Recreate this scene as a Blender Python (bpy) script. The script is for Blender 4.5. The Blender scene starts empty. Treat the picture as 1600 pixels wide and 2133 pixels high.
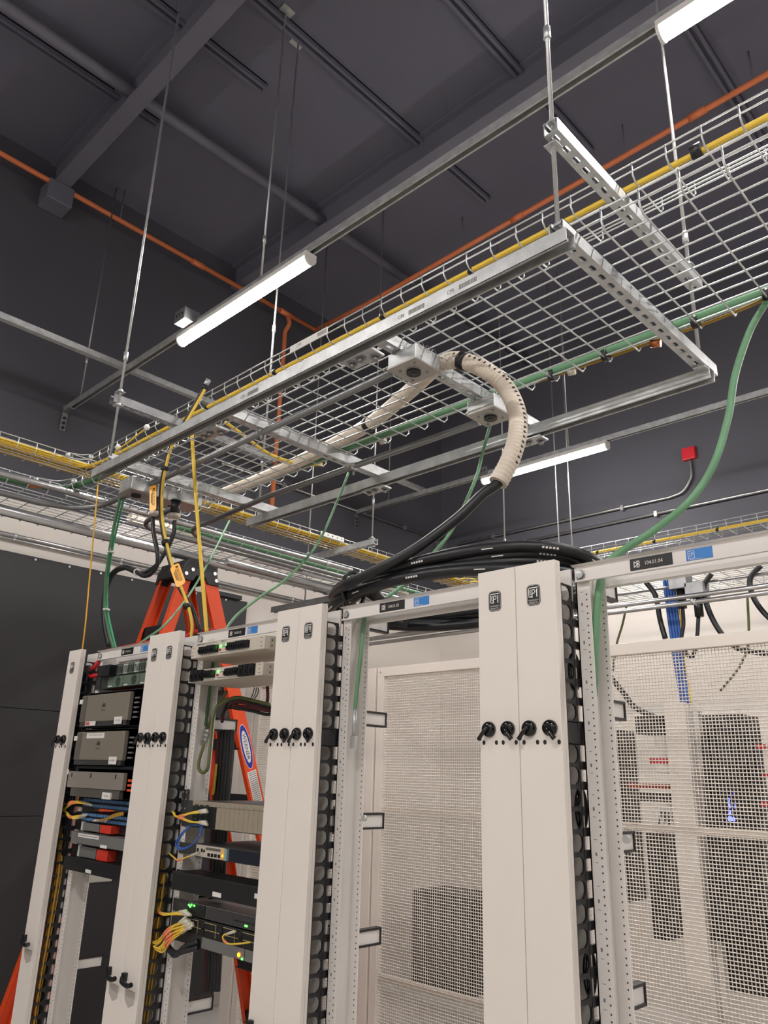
import bpy, bmesh, math, random
from mathutils import Vector, Matrix
random.seed(11)
SC = bpy.context.scene
COL = SC.collection

# ---------------------------------------------------------------- camera model
F = 1604.4
ROT = (math.radians(108.899), math.radians(44.292), math.radians(1.655))
CAM = Vector((0, 0, 1.70))
M3 = Matrix.Rotation(ROT[1], 3, 'Z') @ Matrix.Rotation(ROT[0], 3, 'X') @ Matrix.Rotation(ROT[2], 3, 'Z')
DZ = -0.05                     # the whole set is built with the floor at z = 0.05, moved down at the end
FLOOR = 0.05


def ray(x, y):
    return M3 @ Vector(((x - 800) / F, -(y - 1066.5) / F, -1))


def aY(x, y, Y):
    d = ray(x, y)
    return CAM + d * (Y / d.y)


def px(p):
    v = M3.transposed() @ (Vector(p) - CAM)
    return 800 + F * v.x / -v.z, 1066.5 - F * v.y / -v.z


def aX(x, y, X):
    d = ray(x, y)
    return CAM + d * (X / d.x)


def aZ(x, y, Z):
    d = ray(x, y)
    return CAM + d * ((Z - CAM.z) / d.z)


# ---------------------------------------------------------------- materials
def lin(c):
    c = c / 255.0
    return c / 12.92 if c <= 0.04045 else ((c + 0.055) / 1.055) ** 2.4


MATS = {}


def mat(name, rgb, rough=0.5, metal=0.0, var=0.0, vscale=30.0, bump=0.0, bscale=200.0, emit=None, estr=0.0, spec=0.5, stretch=None):
    if name in MATS:
        return MATS[name]
    m = bpy.data.materials.new(name)
    m.use_nodes = True
    nt = m.node_tree
    b = nt.nodes['Principled BSDF']
    col = (lin(rgb[0]), lin(rgb[1]), lin(rgb[2]), 1)
    b.inputs['Base Color'].default_value = col
    b.inputs['Roughness'].default_value = rough
    b.inputs['Metallic'].default_value = metal
    b.inputs['Specular IOR Level'].default_value = spec
    if emit:
        b.inputs['Emission Color'].default_value = (lin(emit[0]), lin(emit[1]), lin(emit[2]), 1)
        b.inputs['Emission Strength'].default_value = estr
    if var or bump:
        tc = nt.nodes.new('ShaderNodeTexCoord')
        mp = nt.nodes.new('ShaderNodeMapping')
        if stretch:
            mp.inputs['Scale'].default_value = stretch
        nt.links.new(tc.outputs['Object'], mp.inputs['Vector'])
    if var:
        n = nt.nodes.new('ShaderNodeTexNoise')
        n.inputs['Scale'].default_value = vscale
        n.inputs['Detail'].default_value = 4
        nt.links.new(mp.outputs['Vector'], n.inputs['Vector'])
        r = nt.nodes.new('ShaderNodeMapRange')
        r.inputs['From Min'].default_value = 0.3
        r.inputs['From Max'].default_value = 0.7
        r.inputs['To Min'].default_value = 1 - var
        r.inputs['To Max'].default_value = 1 + var
        nt.links.new(n.outputs['Fac'], r.inputs['Value'])
        mx = nt.nodes.new('ShaderNodeVectorMath')
        mx.operation = 'SCALE'
        mx.inputs[0].default_value = col[:3]
        nt.links.new(r.outputs['Result'], mx.inputs['Scale'])
        nt.links.new(mx.outputs['Vector'], b.inputs['Base Color'])
    if bump:
        n2 = nt.nodes.new('ShaderNodeTexNoise')
        n2.inputs['Scale'].default_value = bscale
        n2.inputs['Detail'].default_value = 3
        nt.links.new(mp.outputs['Vector'], n2.inputs['Vector'])
        bp = nt.nodes.new('ShaderNodeBump')
        bp.inputs['Strength'].default_value = bump
        bp.inputs['Distance'].default_value = 0.002
        nt.links.new(n2.outputs['Fac'], bp.inputs['Height'])
        nt.links.new(bp.outputs['Normal'], b.inputs['Normal'])
    MATS[name] = m
    return m


GALV = mat('galvanized_steel', (196, 198, 198), 0.46, 0.75, 0.16, 22, 0.15, 60)
GALVD = mat('dark_galvanized', (150, 151, 152), 0.45, 0.8, 0.16, 18)  # the galvanized steel in a darker grey
WIRE = mat('zinc_wire', (205, 208, 208), 0.32, 0.75)
PIPE = mat('conduit_steel', (190, 190, 190), 0.28, 0.9, 0.08, 12)
ROD = mat('threaded_steel', (178, 178, 178), 0.4, 0.8, 0.12, 300)
WHITE = mat('white_powder_coat', (226, 219, 211), 0.42, 0, 0.012, 4, 0.06, 700)
WHITE2 = mat('white_rack_paint', (220, 216, 211), 0.42, 0, 0.012, 4)
MESHW = mat('white_mesh_paint', (226, 218, 208), 0.45)
BLACKP = mat('black_plastic', (24, 24, 27), 0.38)
BLACKM = mat('black_painted_metal', (26, 26, 28), 0.5, 0, 0.1, 30)
GLOSSB = mat('glossy_black_knob', (12, 12, 13), 0.14)
RUBBER = mat('black_cable_jacket', (26, 27, 30), 0.42, 0, 0.15, 40)
DARKPAINT = mat('dark_grey_paint', (72, 72, 79), 0.7, 0, 0.06, 1.2, 0.1, 90)
DECKPAINT = mat('dark_ceiling_paint', (96, 96, 109), 0.75, 0, 0.08, 1.0)
BEAMPAINT = mat('dark_beam_paint', (98, 98, 109), 0.6, 0, 0.08, 2.0)
WALLW = mat('white_wall_paint', (214, 207, 199), 0.7, 0, 0.01, 1.5, 0.1, 120)
PANELB = mat('black_wall_board', (47, 46, 48), 0.62, 0, 0.1, 1.6)
FLOORM = mat('grey_floor_tile', (196, 192, 187), 0.4, 0, 0.08, 3)
ORANGE = mat('orange_pipe_paint', (202, 112, 68), 0.5, 0, 0.06, 8)
LADDER = mat('orange_fiberglass', (226, 74, 22), 0.45, 0, 0.04, 12)
LADCAP = mat('ladder_black_plastic', (36, 36, 39), 0.5)
YELLOW = mat('yellow_cable_jacket', (228, 192, 66), 0.45)
YELLOWD = mat('dull_yellow_fibre', (164, 126, 44), 0.5)
GREEN = mat('green_ground_jacket', (98, 143, 106), 0.45, 0, 0.08, 9)
GREEND = mat('dark_green_ground_jacket', (62, 104, 66), 0.5, 0, 0.08, 9)
OLIVE = mat('olive_ground_jacket', (86, 92, 50), 0.5)
REDC = mat('red_cable_jacket', (186, 28, 40), 0.4)
DRED = mat('dark_red_jacket', (80, 28, 34), 0.45)
BLUEC = mat('blue_cable_jacket', (46, 92, 170), 0.45)
BEIGE = mat('beige_corrugated_tube', (210, 198, 181), 0.5, 0, 0.04, 20)
CONN = mat('ivory_connector', (206, 200, 182), 0.4)
TIEW = mat('white_cable_tie', (222, 222, 218), 0.4)
PINKM = mat('salmon_marker_sleeve', (232, 138, 88), 0.5)
REDBOX = mat('red_alarm_box', (186, 28, 40), 0.4)
COPPER = mat('copper_clamp', (190, 112, 72), 0.35, 0.8)
BEIGEM = mat('beige_metal', (196, 188, 174), 0.42, 0, 0.02, 5)
TAUPE = mat('taupe_module', (150, 140, 124), 0.45, 0, 0.04, 6)
GREYM = mat('grey_metal_case', (126, 126, 124), 0.42, 0.3, 0.05, 8)
SMOKE = mat('smoky_grey_cover', (126, 120, 108), 0.3, 0, 0.05, 5)
SMOKED = mat('dark_smoky_cover', (88, 84, 78), 0.3)
DGREY = mat('dark_grey_metal', (58, 58, 58), 0.45)
STICKW = mat('white_label', (222, 220, 216), 0.5)
STICKB = mat('blue_label', (52, 124, 196), 0.45)
BLUED = mat('blue_decal', (28, 46, 156), 0.4)
LABELB = mat('black_label', (22, 22, 24), 0.45)
INKG = mat('grey_ink', (120, 116, 112), 0.6)
INKW = mat('white_ink', (228, 226, 222), 0.5)
INKK = mat('black_ink', (18, 18, 18), 0.6)
REDBLK = mat('red_module', (204, 58, 40), 0.45)
TEAL = mat('teal_handle', (132, 160, 162), 0.4)
NAVY = mat('navy_faceplate', (24, 28, 44), 0.45)
GRNMOD = mat('green_grey_module', (96, 112, 98), 0.5)
ORGLBL = mat('orange_panel', (226, 176, 104), 0.5)
PORTB = mat('blue_fibre_port', (92, 132, 178), 0.4)
CAUTION = mat('amber_warning_tag', (250, 176, 28), 0.35)
GLED = mat('green_led', (60, 240, 60), 0.4, emit=(60, 255, 60), estr=2.2)
OLED = mat('orange_led', (255, 140, 20), 0.4, emit=(255, 130, 10), estr=3.0)
BLED = mat('blue_led', (70, 80, 255), 0.4, emit=(50, 60, 255), estr=3.0)
LEDW = mat('led_diffuser', (255, 250, 240), 0.5, emit=(255, 250, 247), estr=30.0)


# ---------------------------------------------------------------- mesh builder
WPOS = {}


def P3(plane, u, v, w):
    if plane == 'xz':
        return (u, w, v)
    if plane == 'yz':
        return (w, u, v)
    return (u, v, w)


TXT = {}


def text_geo(s):
    if s not in TXT:
        cu = bpy.data.curves.new('t', 'FONT')
        cu.body = s
        cu.align_x = 'CENTER'
        cu.align_y = 'CENTER'
        cu.size = 1.0
        cu.resolution_u = 2
        ob = bpy.data.objects.new('t', cu)
        COL.objects.link(ob)
        bpy.context.view_layer.update()
        dg = bpy.context.evaluated_depsgraph_get()
        me = bpy.data.meshes.new_from_object(ob.evaluated_get(dg))
        vs = [tuple(v.co) for v in me.vertices]
        fs = [tuple(p.vertices) for p in me.polygons]
        w = max(v[0] for v in vs) - min(v[0] for v in vs)
        h = max(v[1] for v in vs) - min(v[1] for v in vs)
        cx = (max(v[0] for v in vs) + min(v[0] for v in vs)) / 2
        cy = (max(v[1] for v in vs) + min(v[1] for v in vs)) / 2
        vs = [(v[0] - cx, v[1] - cy) for v in vs]
        bpy.data.objects.remove(ob)
        bpy.data.meshes.remove(me)
        bpy.data.curves.remove(cu)
        TXT[s] = (vs, fs, w, h)
    return TXT[s]


class MB:
    def __init__(self):
        self.v = []
        self.f = []
        self.m = []
        self.sm = []

    def add(self, vs, fs, mi=0, smooth=False):
        o = len(self.v)
        self.v += [tuple(v) for v in vs]
        for f in fs:
            self.f.append(tuple(i + o for i in f))
            self.m.append(mi)
            self.sm.append(smooth)
        return self

    def box(self, x0, x1, y0, y1, z0, z1, mi=0):
        if x0 > x1: x0, x1 = x1, x0
        if y0 > y1: y0, y1 = y1, y0
        if z0 > z1: z0, z1 = z1, z0
        vs = [(x0, y0, z0), (x1, y0, z0), (x1, y1, z0), (x0, y1, z0), (x0, y0, z1), (x1, y0, z1), (x1, y1, z1), (x0, y1, z1)]
        return self.add(vs, [(0, 3, 2, 1), (4, 5, 6, 7), (0, 1, 5, 4), (1, 2, 6, 5), (2, 3, 7, 6), (3, 0, 4, 7)], mi)

    def obox(self, c, a, b, d, mi=0):
        c = Vector(c)
        vs = []
        for s in ((-1, -1, -1), (1, -1, -1), (1, 1, -1), (-1, 1, -1), (-1, -1, 1), (1, -1, 1), (1, 1, 1), (-1, 1, 1)):
            vs.append(c + a * s[0] + b * s[1] + d * s[2])
        fs = [(0, 3, 2, 1), (4, 5, 6, 7), (0, 1, 5, 4), (1, 2, 6, 5), (2, 3, 7, 6), (3, 0, 4, 7)]
        if a.cross(b).dot(d) < 0:
            fs = [tuple(reversed(f)) for f in fs]
        return self.add(vs, fs, mi)

    def tube(self, pts, r, n=8, mi=0, cap=True, radii=None):
        pts = [Vector(p) for p in pts]
        k = len(pts)
        t = []
        for i in range(k):
            d = pts[min(i + 1, k - 1)] - pts[max(i - 1, 0)]
            t.append(d.normalized() if d.length > 1e-9 else Vector((0, 0, 1)))
        u = t[0].orthogonal().normalized()
        vs = []
        for i in range(k):
            u = u - t[i] * u.dot(t[i])
            if u.length < 1e-6:
                u = t[i].orthogonal()
            u.normalize()
            w = t[i].cross(u)
            rr = radii[i] if radii else r
            for j in range(n):
                a = 2 * math.pi * (j + 0.5) / n
                vs.append(pts[i] + (u * math.cos(a) + w * math.sin(a)) * rr)
        fs = []
        for i in range(k - 1):
            for j in range(n):
                j2 = (j + 1) % n
                fs.append((i * n + j, i * n + j2, (i + 1) * n + j2, (i + 1) * n + j))
        self.add(vs, fs, mi, n > 5)
        if cap:
            o = len(self.v) - len(vs)
            self.f.append(tuple(o + j for j in reversed(range(n))))
            self.m.append(mi)
            self.sm.append(False)
            self.f.append(tuple(o + (k - 1) * n + j for j in range(n)))
            self.m.append(mi)
            self.sm.append(False)
        return self

    def cyl(self, p0, p1, r, n=12, mi=0):
        return self.tube([p0, p1], r, n, mi)

    def prism(self, poly, plane, a, b, mi=0):
        n = len(poly)
        vs = [P3(plane, u, v, a) for u, v in poly] + [P3(plane, u, v, b) for u, v in poly]
        fs = [tuple(reversed(range(n))), tuple(range(n, 2 * n))]
        for i in range(n):
            j = (i + 1) % n
            fs.append((i, j, n + j, n + i))
        return self.add(vs, fs, mi)

    def cell(self, u0, u1, v0, v1, hole, plane, a, b, mi=0):
        """a rectangular plate with one hole; hole = list of (u, v)"""
        n = len(hole)
        cu = sum(h[0] for h in hole) / n
        cv = sum(h[1] for h in hole) / n
        out = []
        for (u, v) in hole:
            du, dv = u - cu, v - cv
            s = 1e9
            if du > 1e-9: s = min(s, (u1 - cu) / du)
            if du < -1e-9: s = min(s, (u0 - cu) / du)
            if dv > 1e-9: s = min(s, (v1 - cv) / dv)
            if dv < -1e-9: s = min(s, (v0 - cv) / dv)
            out.append([cu + du * s, cv + dv * s])
        for (qu, qv) in ((u0, v0), (u1, v0), (u1, v1), (u0, v1)):
            best = min(range(n), key=lambda i: (out[i][0] - qu) ** 2 + (out[i][1] - qv) ** 2)
            out[best] = [qu, qv]
        vs = []
        for w in (a, b):
            vs += [P3(plane, u, v, w) for u, v in out] + [P3(plane, u, v, w) for u, v in hole]
        fs = []
        for i in range(n):
            j = (i + 1) % n
            fs.append((i, j, n + j, n + i))
            fs.append((2 * n + i, 3 * n + i, 3 * n + j, 2 * n + j))
            fs.append((n + i, n + j, 3 * n + j, 3 * n + i))
            fs.append((i, 2 * n + i, 2 * n + j, j))
        return self.add(vs, fs, mi)

    def sphere(self, c, r, mi=0, n=10, sc=(1, 1, 1)):
        c = Vector(c)
        vs = [c + Vector((0, 0, r * sc[2]))]
        m = n // 2
        for i in range(1, m):
            th = math.pi * i / m
            for j in range(n):
                a = 2 * math.pi * j / n
                vs.append(c + Vector((r * sc[0] * math.sin(th) * math.cos(a), r * sc[1] * math.sin(th) * math.sin(a), r * sc[2] * math.cos(th))))
        vs.append(c - Vector((0, 0, r * sc[2])))
        fs = []
        for j in range(n):
            fs.append((0, 1 + j, 1 + (j + 1) % n))
            fs.append((len(vs) - 1, 1 + (m - 2) * n + (j + 1) % n, 1 + (m - 2) * n + j))
        for i in range(m - 2):
            for j in range(n):
                j2 = (j + 1) % n
                fs.append((1 + i * n + j, 1 + (i + 1) * n + j, 1 + (i + 1) * n + j2, 1 + i * n + j2))
        return self.add(vs, fs, mi, True)

    def text(self, s, height, c, xd, yd, mi=0, width=None):
        vs, fs, w, h = text_geo(s)
        k = height / h
        kx = width / w if width else k
        c, xd, yd = Vector(c), Vector(xd), Vector(yd)
        return self.add([c + xd * (v[0] * kx) + yd * (v[1] * k) for v in vs], fs, mi)

    def build(self, name, mats, parent=None, bevel=0, origin=None):
        if not isinstance(mats, (list, tuple)):
            mats = [mats]
        xs = [v[0] for v in self.v]
        ys = [v[1] for v in self.v]
        zs = [v[2] for v in self.v]
        base = Vector(origin) if origin else Vector(((min(xs) + max(xs)) / 2, (min(ys) + max(ys)) / 2, min(zs)))
        me = bpy.data.meshes.new(name)
        me.from_pydata([(v[0] - base.x, v[1] - base.y, v[2] - base.z) for v in self.v], [], self.f)
        for m in mats:
            me.materials.append(m)
        me.polygons.foreach_set('material_index', self.m)
        me.polygons.foreach_set('use_smooth', self.sm)
        me.update()
        o = bpy.data.objects.new(name, me)
        COL.objects.link(o)
        WPOS[o.name] = base
        if parent is not None:
            o.parent = parent
            o.location = base - WPOS[parent.name]
        else:
            o.location = base
        if bevel:
            md = o.modifiers.new('bevel', 'BEVEL')
            md.width = bevel
            md.segments = 2
            md.limit_method = 'ANGLE'
            md.angle_limit = math.radians(50)
        return o


def thing(name, label, cat, loc, group=None):
    o = bpy.data.objects.new(name, None)
    o.empty_display_size = 0.05
    COL.objects.link(o)
    o.location = loc
    WPOS[o.name] = Vector(loc)
    return tag(o, label, cat, group)


def tag(o, label, cat, group=None, kind=None):
    o['label'] = label
    o['category'] = cat
    if group: o['group'] = group
    if kind: o['kind'] = kind
    return o


def struct(o):
    o['kind'] = 'structure'
    return o


def copy_tree(o, delta=(0, 0, 0), label=None, parent=None):
    c = o.copy()
    COL.objects.link(c)
    if parent is not None:
        c.parent = parent
    else:
        c.location = o.location + Vector(delta)
        if label: c['label'] = label
    for ch in list(o.children):
        copy_tree(ch, parent=c)
    return c


def spl(pts, n=8):
    """Catmull-Rom through the points"""
    pts = [Vector(p) for p in pts]
    if len(pts) < 3:
        return pts
    q = [pts[0] * 2 - pts[1]] + pts + [pts[-1] * 2 - pts[-2]]
    out = []
    for i in range(1, len(q) - 2):
        p0, p1, p2, p3 = q[i - 1], q[i], q[i + 1], q[i + 2]
        for k in range(n):
            t = k / n
            out.append(0.5 * ((2 * p1) + (p2 - p0) * t + (2 * p0 - 5 * p1 + 4 * p2 - p3) * t * t + (3 * p1 - p0 - 3 * p2 + p3) * t ** 3))
    out.append(pts[-1])
    return out


def rrect(u0, u1, v0, v1, r, n=4):
    out = []
    for (cu, cv, a0) in ((u1 - r, v1 - r, 0), (u0 + r, v1 - r, 90), (u0 + r, v0 + r, 180), (u1 - r, v0 + r, 270)):
        for k in range(n + 1):
            a = math.radians(a0 + 90 * k / n)
            out.append((cu + r * math.cos(a), cv + r * math.sin(a)))
    return out


def ell(cu, cv, a, b, n=16):
    return [(cu + a * math.cos(2 * math.pi * k / n), cv + b * math.sin(2 * math.pi * k / n)) for k in range(n)]


def cable(name, label, pts, r, m, cat='cable', group=None, n=8, k=8):
    mb = MB().tube(spl(pts, k), r, n)
    return tag(mb.build(name, m), label, cat, group)
# ---------------------------------------------------------------- room
XL, XR, YF, YB, ZC = -5.46, 7.2, -6.0, 6.55, 6.30
ZW = 3.50                       # white paint below, dark paint above
mb = MB().box(XL - .1, XR + .1, YF - .1, YB + .1, FLOOR - .1, FLOOR)
struct(mb.build('floor', FLOORM))
mb = MB().box(XL - .1, XR + .1, YF - .1, YB + .1, ZC, ZC + .1)
struct(mb.build('ceiling', DECKPAINT))


def wall(name, x0, x1, y0, y1):
    mb = MB().box(x0, x1, y0, y1, FLOOR, ZW, 0).box(x0, x1, y0, y1, ZW, ZC, 1)
    return struct(mb.build(name, [WALLW, DARKPAINT]))


wall('wall_left', XL - .1, XL, YF - .1, YB + .1)
wall('wall_back', XL, XR, YB, YB + .1)
wall('wall_right', XR, XR + .1, YF - .1, YB + .1)
wall('wall_front', XL, XR, YF - .1, YF)

# ceiling steel and ceiling-fixed rails, painted out dark
def ibeam(n, y, x0, x1, z, h, w):
    mb = MB()
    mb.box(x0, x1, y - w / 2, y + w / 2, z, z + .018).box(x0, x1, y - .008, y + .008, z + .018, z + h - .018).box(x0, x1, y - w / 2, y + w / 2, z + h - .018, z + h)
    return struct(mb.build('trim_%d' % n, BEAMPAINT))


ibeam(1, 1.70, XL, XR, 6.02, .28, .12)
ibeam(2, 3.47, XL, XR, 6.05, .25, .12)
n = 3
for x, z, w in ((-4.20, 6.14, .09),):
    mb = MB().tube([(x, YF, z), (x, YB, z)], w / 2, 14)
    struct(mb.build('trim_%d' % n, BEAMPAINT)); n += 1
for x, y0, y1 in ((-3.60, .3, 2.35), (-4.45, -.2, 2.0), (-3.10, .6, 4.3), (-2.2, 1.9, 4.4), (-2.86, .2, 1.62), (-1.2, 2.6, 5.2)):
    mb = MB().box(x - .035, x - .012, y0, y1, ZC - .045, ZC).box(x + .012, x + .035, y0, y1, ZC - .045, ZC).box(x - .035, x + .035, y0, y1, ZC - .012, ZC)
    struct(mb.build('trim_%d' % n, DECKPAINT)); n += 1
# dark duct head against the left wall
mb = MB().box(-5.455, -5.27, 1.60, 1.80, 5.84, 6.02)
struct(mb.build('trim_%d' % n, BEAMPAINT, bevel=.01)); n += 1

# black board on the left wall
root = thing('wall_board', 'large black board covering the lower left wall behind the ladder', 'wall board', (-5.43, 1.2, FLOOR))
mb = MB()
for z0, z1 in ((FLOOR, 1.386), (1.39, 2.055), (2.059, 3.085)):
    mb.box(-5.455, -5.40, -2.6, 3.88, z0, z1)
mb.build('board', PANELB, root)
for y in (-.2, .3, .8, 1.3, 1.79, 2.05, 2.296, 2.536, 2.79, 3.06, 3.36, 3.656):
    MB().cyl((-5.40, y, 3.066), (-5.392, y, 3.066), .008, 8).build('screw', WIRE, root)
MB().box(-5.40, -5.37, 3.55, 3.80, 3.085, 3.12).build('edge_strip', PANELB, root)


# ---------------------------------------------------------------- strut channel, rods, trays
def strut(name, label, p0, p1, opn, m=GALV, w=.041, slots=True, cat='support channel', group=None, lips=True, build=True, mb=None, parent=None):
    """C channel from p0 to p1 (centre line), open towards opn"""
    p0, p1, opn = Vector(p0), Vector(p1), Vector(opn).normalized()
    d = (p1 - p0)
    L = d.length
    d.normalize()
    s = d.cross(opn)
    h = w / 2
    t = .0013
    mb = mb or MB()
    mid = (p0 + p1) / 2
    for sg in (-1, 1):
        mb.obox(mid + s * (sg * (h - t)), d * (L / 2), s * t, opn * h)
        if lips:
            mb.obox(mid + opn * (h - t) + s * (sg * (h - .004)), d * (L / 2), s * .004, opn * t)
            mb.obox(mid + opn * (h - .005) + s * (sg * (h - .0075)), d * (L / 2), s * t, opn * .005)
    if not slots:
        mb.obox(mid - opn * (h - t), d * (L / 2), s * (h - 2 * t), opn * t)
    else:
        k = max(1, round(L / .0508))
        pit = L / k
        tmp = MB()
        for i in range(k):
            c = -L / 2 + (i + .5) * pit
            tmp.cell(c - pit / 2, c + pit / 2, -h + 2 * t, h - 2 * t, rrect(c - .0145, c + .0145, -.0072, .0072, .0071, 4), 'xy', -h, -h + 2 * t)
        vs = [mid + d * v[0] + s * v[1] + opn * v[2] for v in tmp.v]
        mb.add(vs, tmp.f)
    if not build:
        return mb
    o = mb.build(name, m, parent)
    if parent is None:
        tag(o, label, cat, group)
    return o


def rod(label, x, y, z0, z1, nuts=(), coupling=None, plate=False, r=.006, group='threaded hanger rods', m=None):
    root = thing('threaded_rod', label, 'hanger rod', (x, y, z0), group)
    MB().cyl((x, y, z0), (x, y, z1), r, 8).build('rod', m or ROD, root)
    for zn in nuts:
        mb = MB()
        mb.tube([(x, y, zn - .006), (x, y, zn + .006)], .012, 6)
        mb.box(x - .018, x + .018, y - .018, y + .018, zn - .009, zn - .006)
        mb.build('nut', GALV, root)
    if coupling:
        MB().tube([(x, y, coupling - .022), (x, y, coupling + .022)], .0105, 6).build('coupling_nut', GALV, root)
    if plate:
        MB().box(x - .045, x + .045, y - .045, y + .045, z1 - .006, z1).build('ceiling_plate', WIRE, root)
    return root


def tray(label, axis, a0, a1, b0, b1, z, h=.055, pitch=.1, r=.0027, lp=.05, nside=2, group=None, off=0.0):
    """wire basket tray; axis 'x' or 'y' runs from a0 to a1, width from b0 to b1"""
    mb = MB()
    Q = (lambda a, b, c: (a, b, c)) if axis == 'x' else (lambda a, b, c: (b, a, c))
    k = max(2, round((b1 - b0) / lp))
    for i in range(k + 1):
        b = b0 + (b1 - b0) * i / k
        if i in (0, k):
            continue
        mb.tube([Q(a0, b, z), Q(a1, b, z)], r, 6)
    for b in (b0, b1):
        for j in range(nside):
            zz = z + h * (j + 1) / nside
            mb.tube([Q(a0, b, zz), Q(a1, b, zz)], r, 6)
    a = a0 + off
    e = .014
    while a <= a1 + 1e-6:
        mb.tube([Q(a, b0 - r, z + h), Q(a, b0 - r, z + e), Q(a, b0 + e, z - 2 * r), Q(a, b1 - e, z - 2 * r), Q(a, b1 + r, z + e), Q(a, b1 + r, z + h)], r, 6)
        a += pitch
    o = mb.build('wire_tray', WIRE)
    return tag(o, label, 'cable tray', group)


ZN, ZWD = 3.335, 3.005           # narrow tray bottom, wide tray bottom
TN = tray('narrow wire tray carrying one yellow cable on the upper trapeze channels over the racks', 'x', -4.10, .75, 1.745, 1.935, ZN, off=.055)
tray('wide wire tray hung over the near racks with green cable along its far edge', 'x', -3.74, .75, 1.495, 2.105, ZWD, off=.012)
TL = tray('narrow wire tray full of yellow cables running along the left wall', 'y', -.2, 6.2, -4.315, -4.125, ZN, off=.065)
tray('wide wire tray over the large pipes along the left wall', 'y', -.2, 6.2, -4.37, -3.76, ZWD, off=.03)
tray('narrow wire tray with a yellow cable over the far rack row', 'x', -4.10, .4, 5.10, 5.29, ZN, off=.03)
tray('wide wire tray over the far rack row behind the mesh fence', 'x', -3.74, .4, 4.84, 5.45, ZWD, off=.05)

# bent corner rods where the row trays meet the left trays
def corner(label, pts):
    mb = MB()
    for dz in (0, .028):
        mb.tube(spl([Vector(p) + Vector((0, 0, dz)) for p in pts], 6), .0035, 6)
    for e in (pts[0], pts[-1]):
        mb.sphere(Vector(e) + Vector((0, 0, .014)), .016, 0, 8)
    tag(mb.build('tray_corner_rod', WIRE), label, 'tray corner')


corner('bent wire corner joining the narrow trays beside the left rod', [(-4.122, 1.64, 3.362), (-4.10, 1.70, 3.362), (-4.05, 1.742, 3.362)])
corner('bent wire corner joining the wide trays above the left tray end', [(-3.757, 1.36, 3.032), (-3.72, 1.45, 3.032), (-3.62, 1.492, 3.032)])

# trapeze cross channels (B direction)
YN, YFAR = 1.42, 2.25
B_IN = [(-.80, 3.2985, 1.395, 2.30, GALV, 'upper slotted cross channel under the narrow tray at the right rods'),
        (-3.12, 3.2985, 1.395, 2.33, GALVD, 'upper cross channel under the narrow tray at the left rods')]
for x, z, y0, y1, m, lab in B_IN:
    strut('support_channel', lab, (x, y0, z), (x, y1, z), (0, 0, 1), m, group='trapeze cross channels')
for x, lab in ((-.80, 'slotted lower cross channel under the wide tray with the square end at right'),
               (-1.465, 'lower cross channel carrying two junction boxes under the wide tray'),
               (-2.26, 'lower cross channel under the middle of the wide tray without boxes'),
               (-3.05, 'lower cross channel at the left end of the wide tray by the power plugs')):
    strut('support_channel', lab, (x, 1.395 if x > -1 or x < -3 else 1.43, 2.98), (x, 2.335, 2.98), (0, 0, 1), GALV, group='trapeze cross channels')
# long channels under the cross channels
LC = strut('support_channel', 'long near channel running under the near edge of the wide tray', (-3.17, 1.40, 2.938), (-.765, 1.40, 2.938), (0, 0, -1), GALV, cat='support channel', slots=False)
strut('support_channel', 'long far channel running under the far edge of the wide tray', (-3.20, 2.27, 2.938), (-.775, 2.27, 2.938), (0, 0, -1), GALV, cat='support channel', slots=False)
# printed plate on the tray rim, splice plate, printed codes on the channel
pa, pb = aY(604, 728, 1.738), aY(682, 690, 1.738)
mb = MB().box(pa.x, pb.x, 1.7385, 1.7405, ZN + .022, ZN + .054, 0)
mb.text('CPI', .016, ((pa.x + pb.x) / 2 - .06, 1.738, ZN + .038), (1, 0, 0), (0, 0, 1), 1)
for k in range(14):
    mb.box(pb.x - .06 + k * .004, pb.x - .058 + k * .004, 1.738, 1.7385, ZN + .030, ZN + .048, 1)
mb.build('label_plate', [STICKW, INKG], TN)
pa, pb = aX(668, 1116, -4.118), aX(716, 1133, -4.118)
mb = MB().box(-4.120, -4.116, pa.y, pb.y, ZN + .028, ZN + .062, 0)
for k in range(5):
    yy_ = pa.y + (pb.y - pa.y) * (k + .5) / 5
    mb.cyl((-4.116, yy_, ZN + .045), (-4.1155, yy_, ZN + .045), .006, 8, 1)
mb.build('splice_plate', [STICKW, DGREY], TL)
for c in (aY(868, 640, 1.379), aY(975, 588, 1.379), aY(527, 818, 1.379)):
    mb = MB()
    for k in range(12):
        mb.box(c.x - .03 + k * .005, c.x - .0275 + k * .005, 1.3785, 1.3793, 2.931, 2.945)
    mb.text('CPI', .012, (c.x - .06, 1.3785, 2.938), (1, 0, 0), (0, 0, 1), 0)
    mb.build('printed_code', INKG, LC)
# flat fitting plates with bolts at the crossings
for x, y, lab in ((-1.50, 1.44, 'bolted flat plate joining the near long channel and box channel'),
                  (-1.46, 2.29, 'bolted flat plate at the far end of the box channel'),
                  (-2.27, 2.29, 'bolted flat plate at the far end of the middle channel'),
                  (-2.32, 1.45, 'bolted flat plate joining near long channel and middle channel')):
    root = thing('fitting_plate', lab, 'bracket', (x, y, 2.905), 'flat fitting plates')
    MB().box(x - .085, x + .05, y - .03, y + .03, 2.908, 2.9165).build('plate', GALV, root, bevel=.002)
    for dx, dy in ((-.055, -.005), (-.012, -.012), (.028, .012)):
        mb = MB().tube([(x + dx, y + dy, 2.908), (x + dx, y + dy, 2.905)], .017, 12).tube([(x + dx, y + dy, 2.905), (x + dx, y + dy, 2.893)], .0095, 6)
        mb.build('bolt', GALVD, root)

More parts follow.
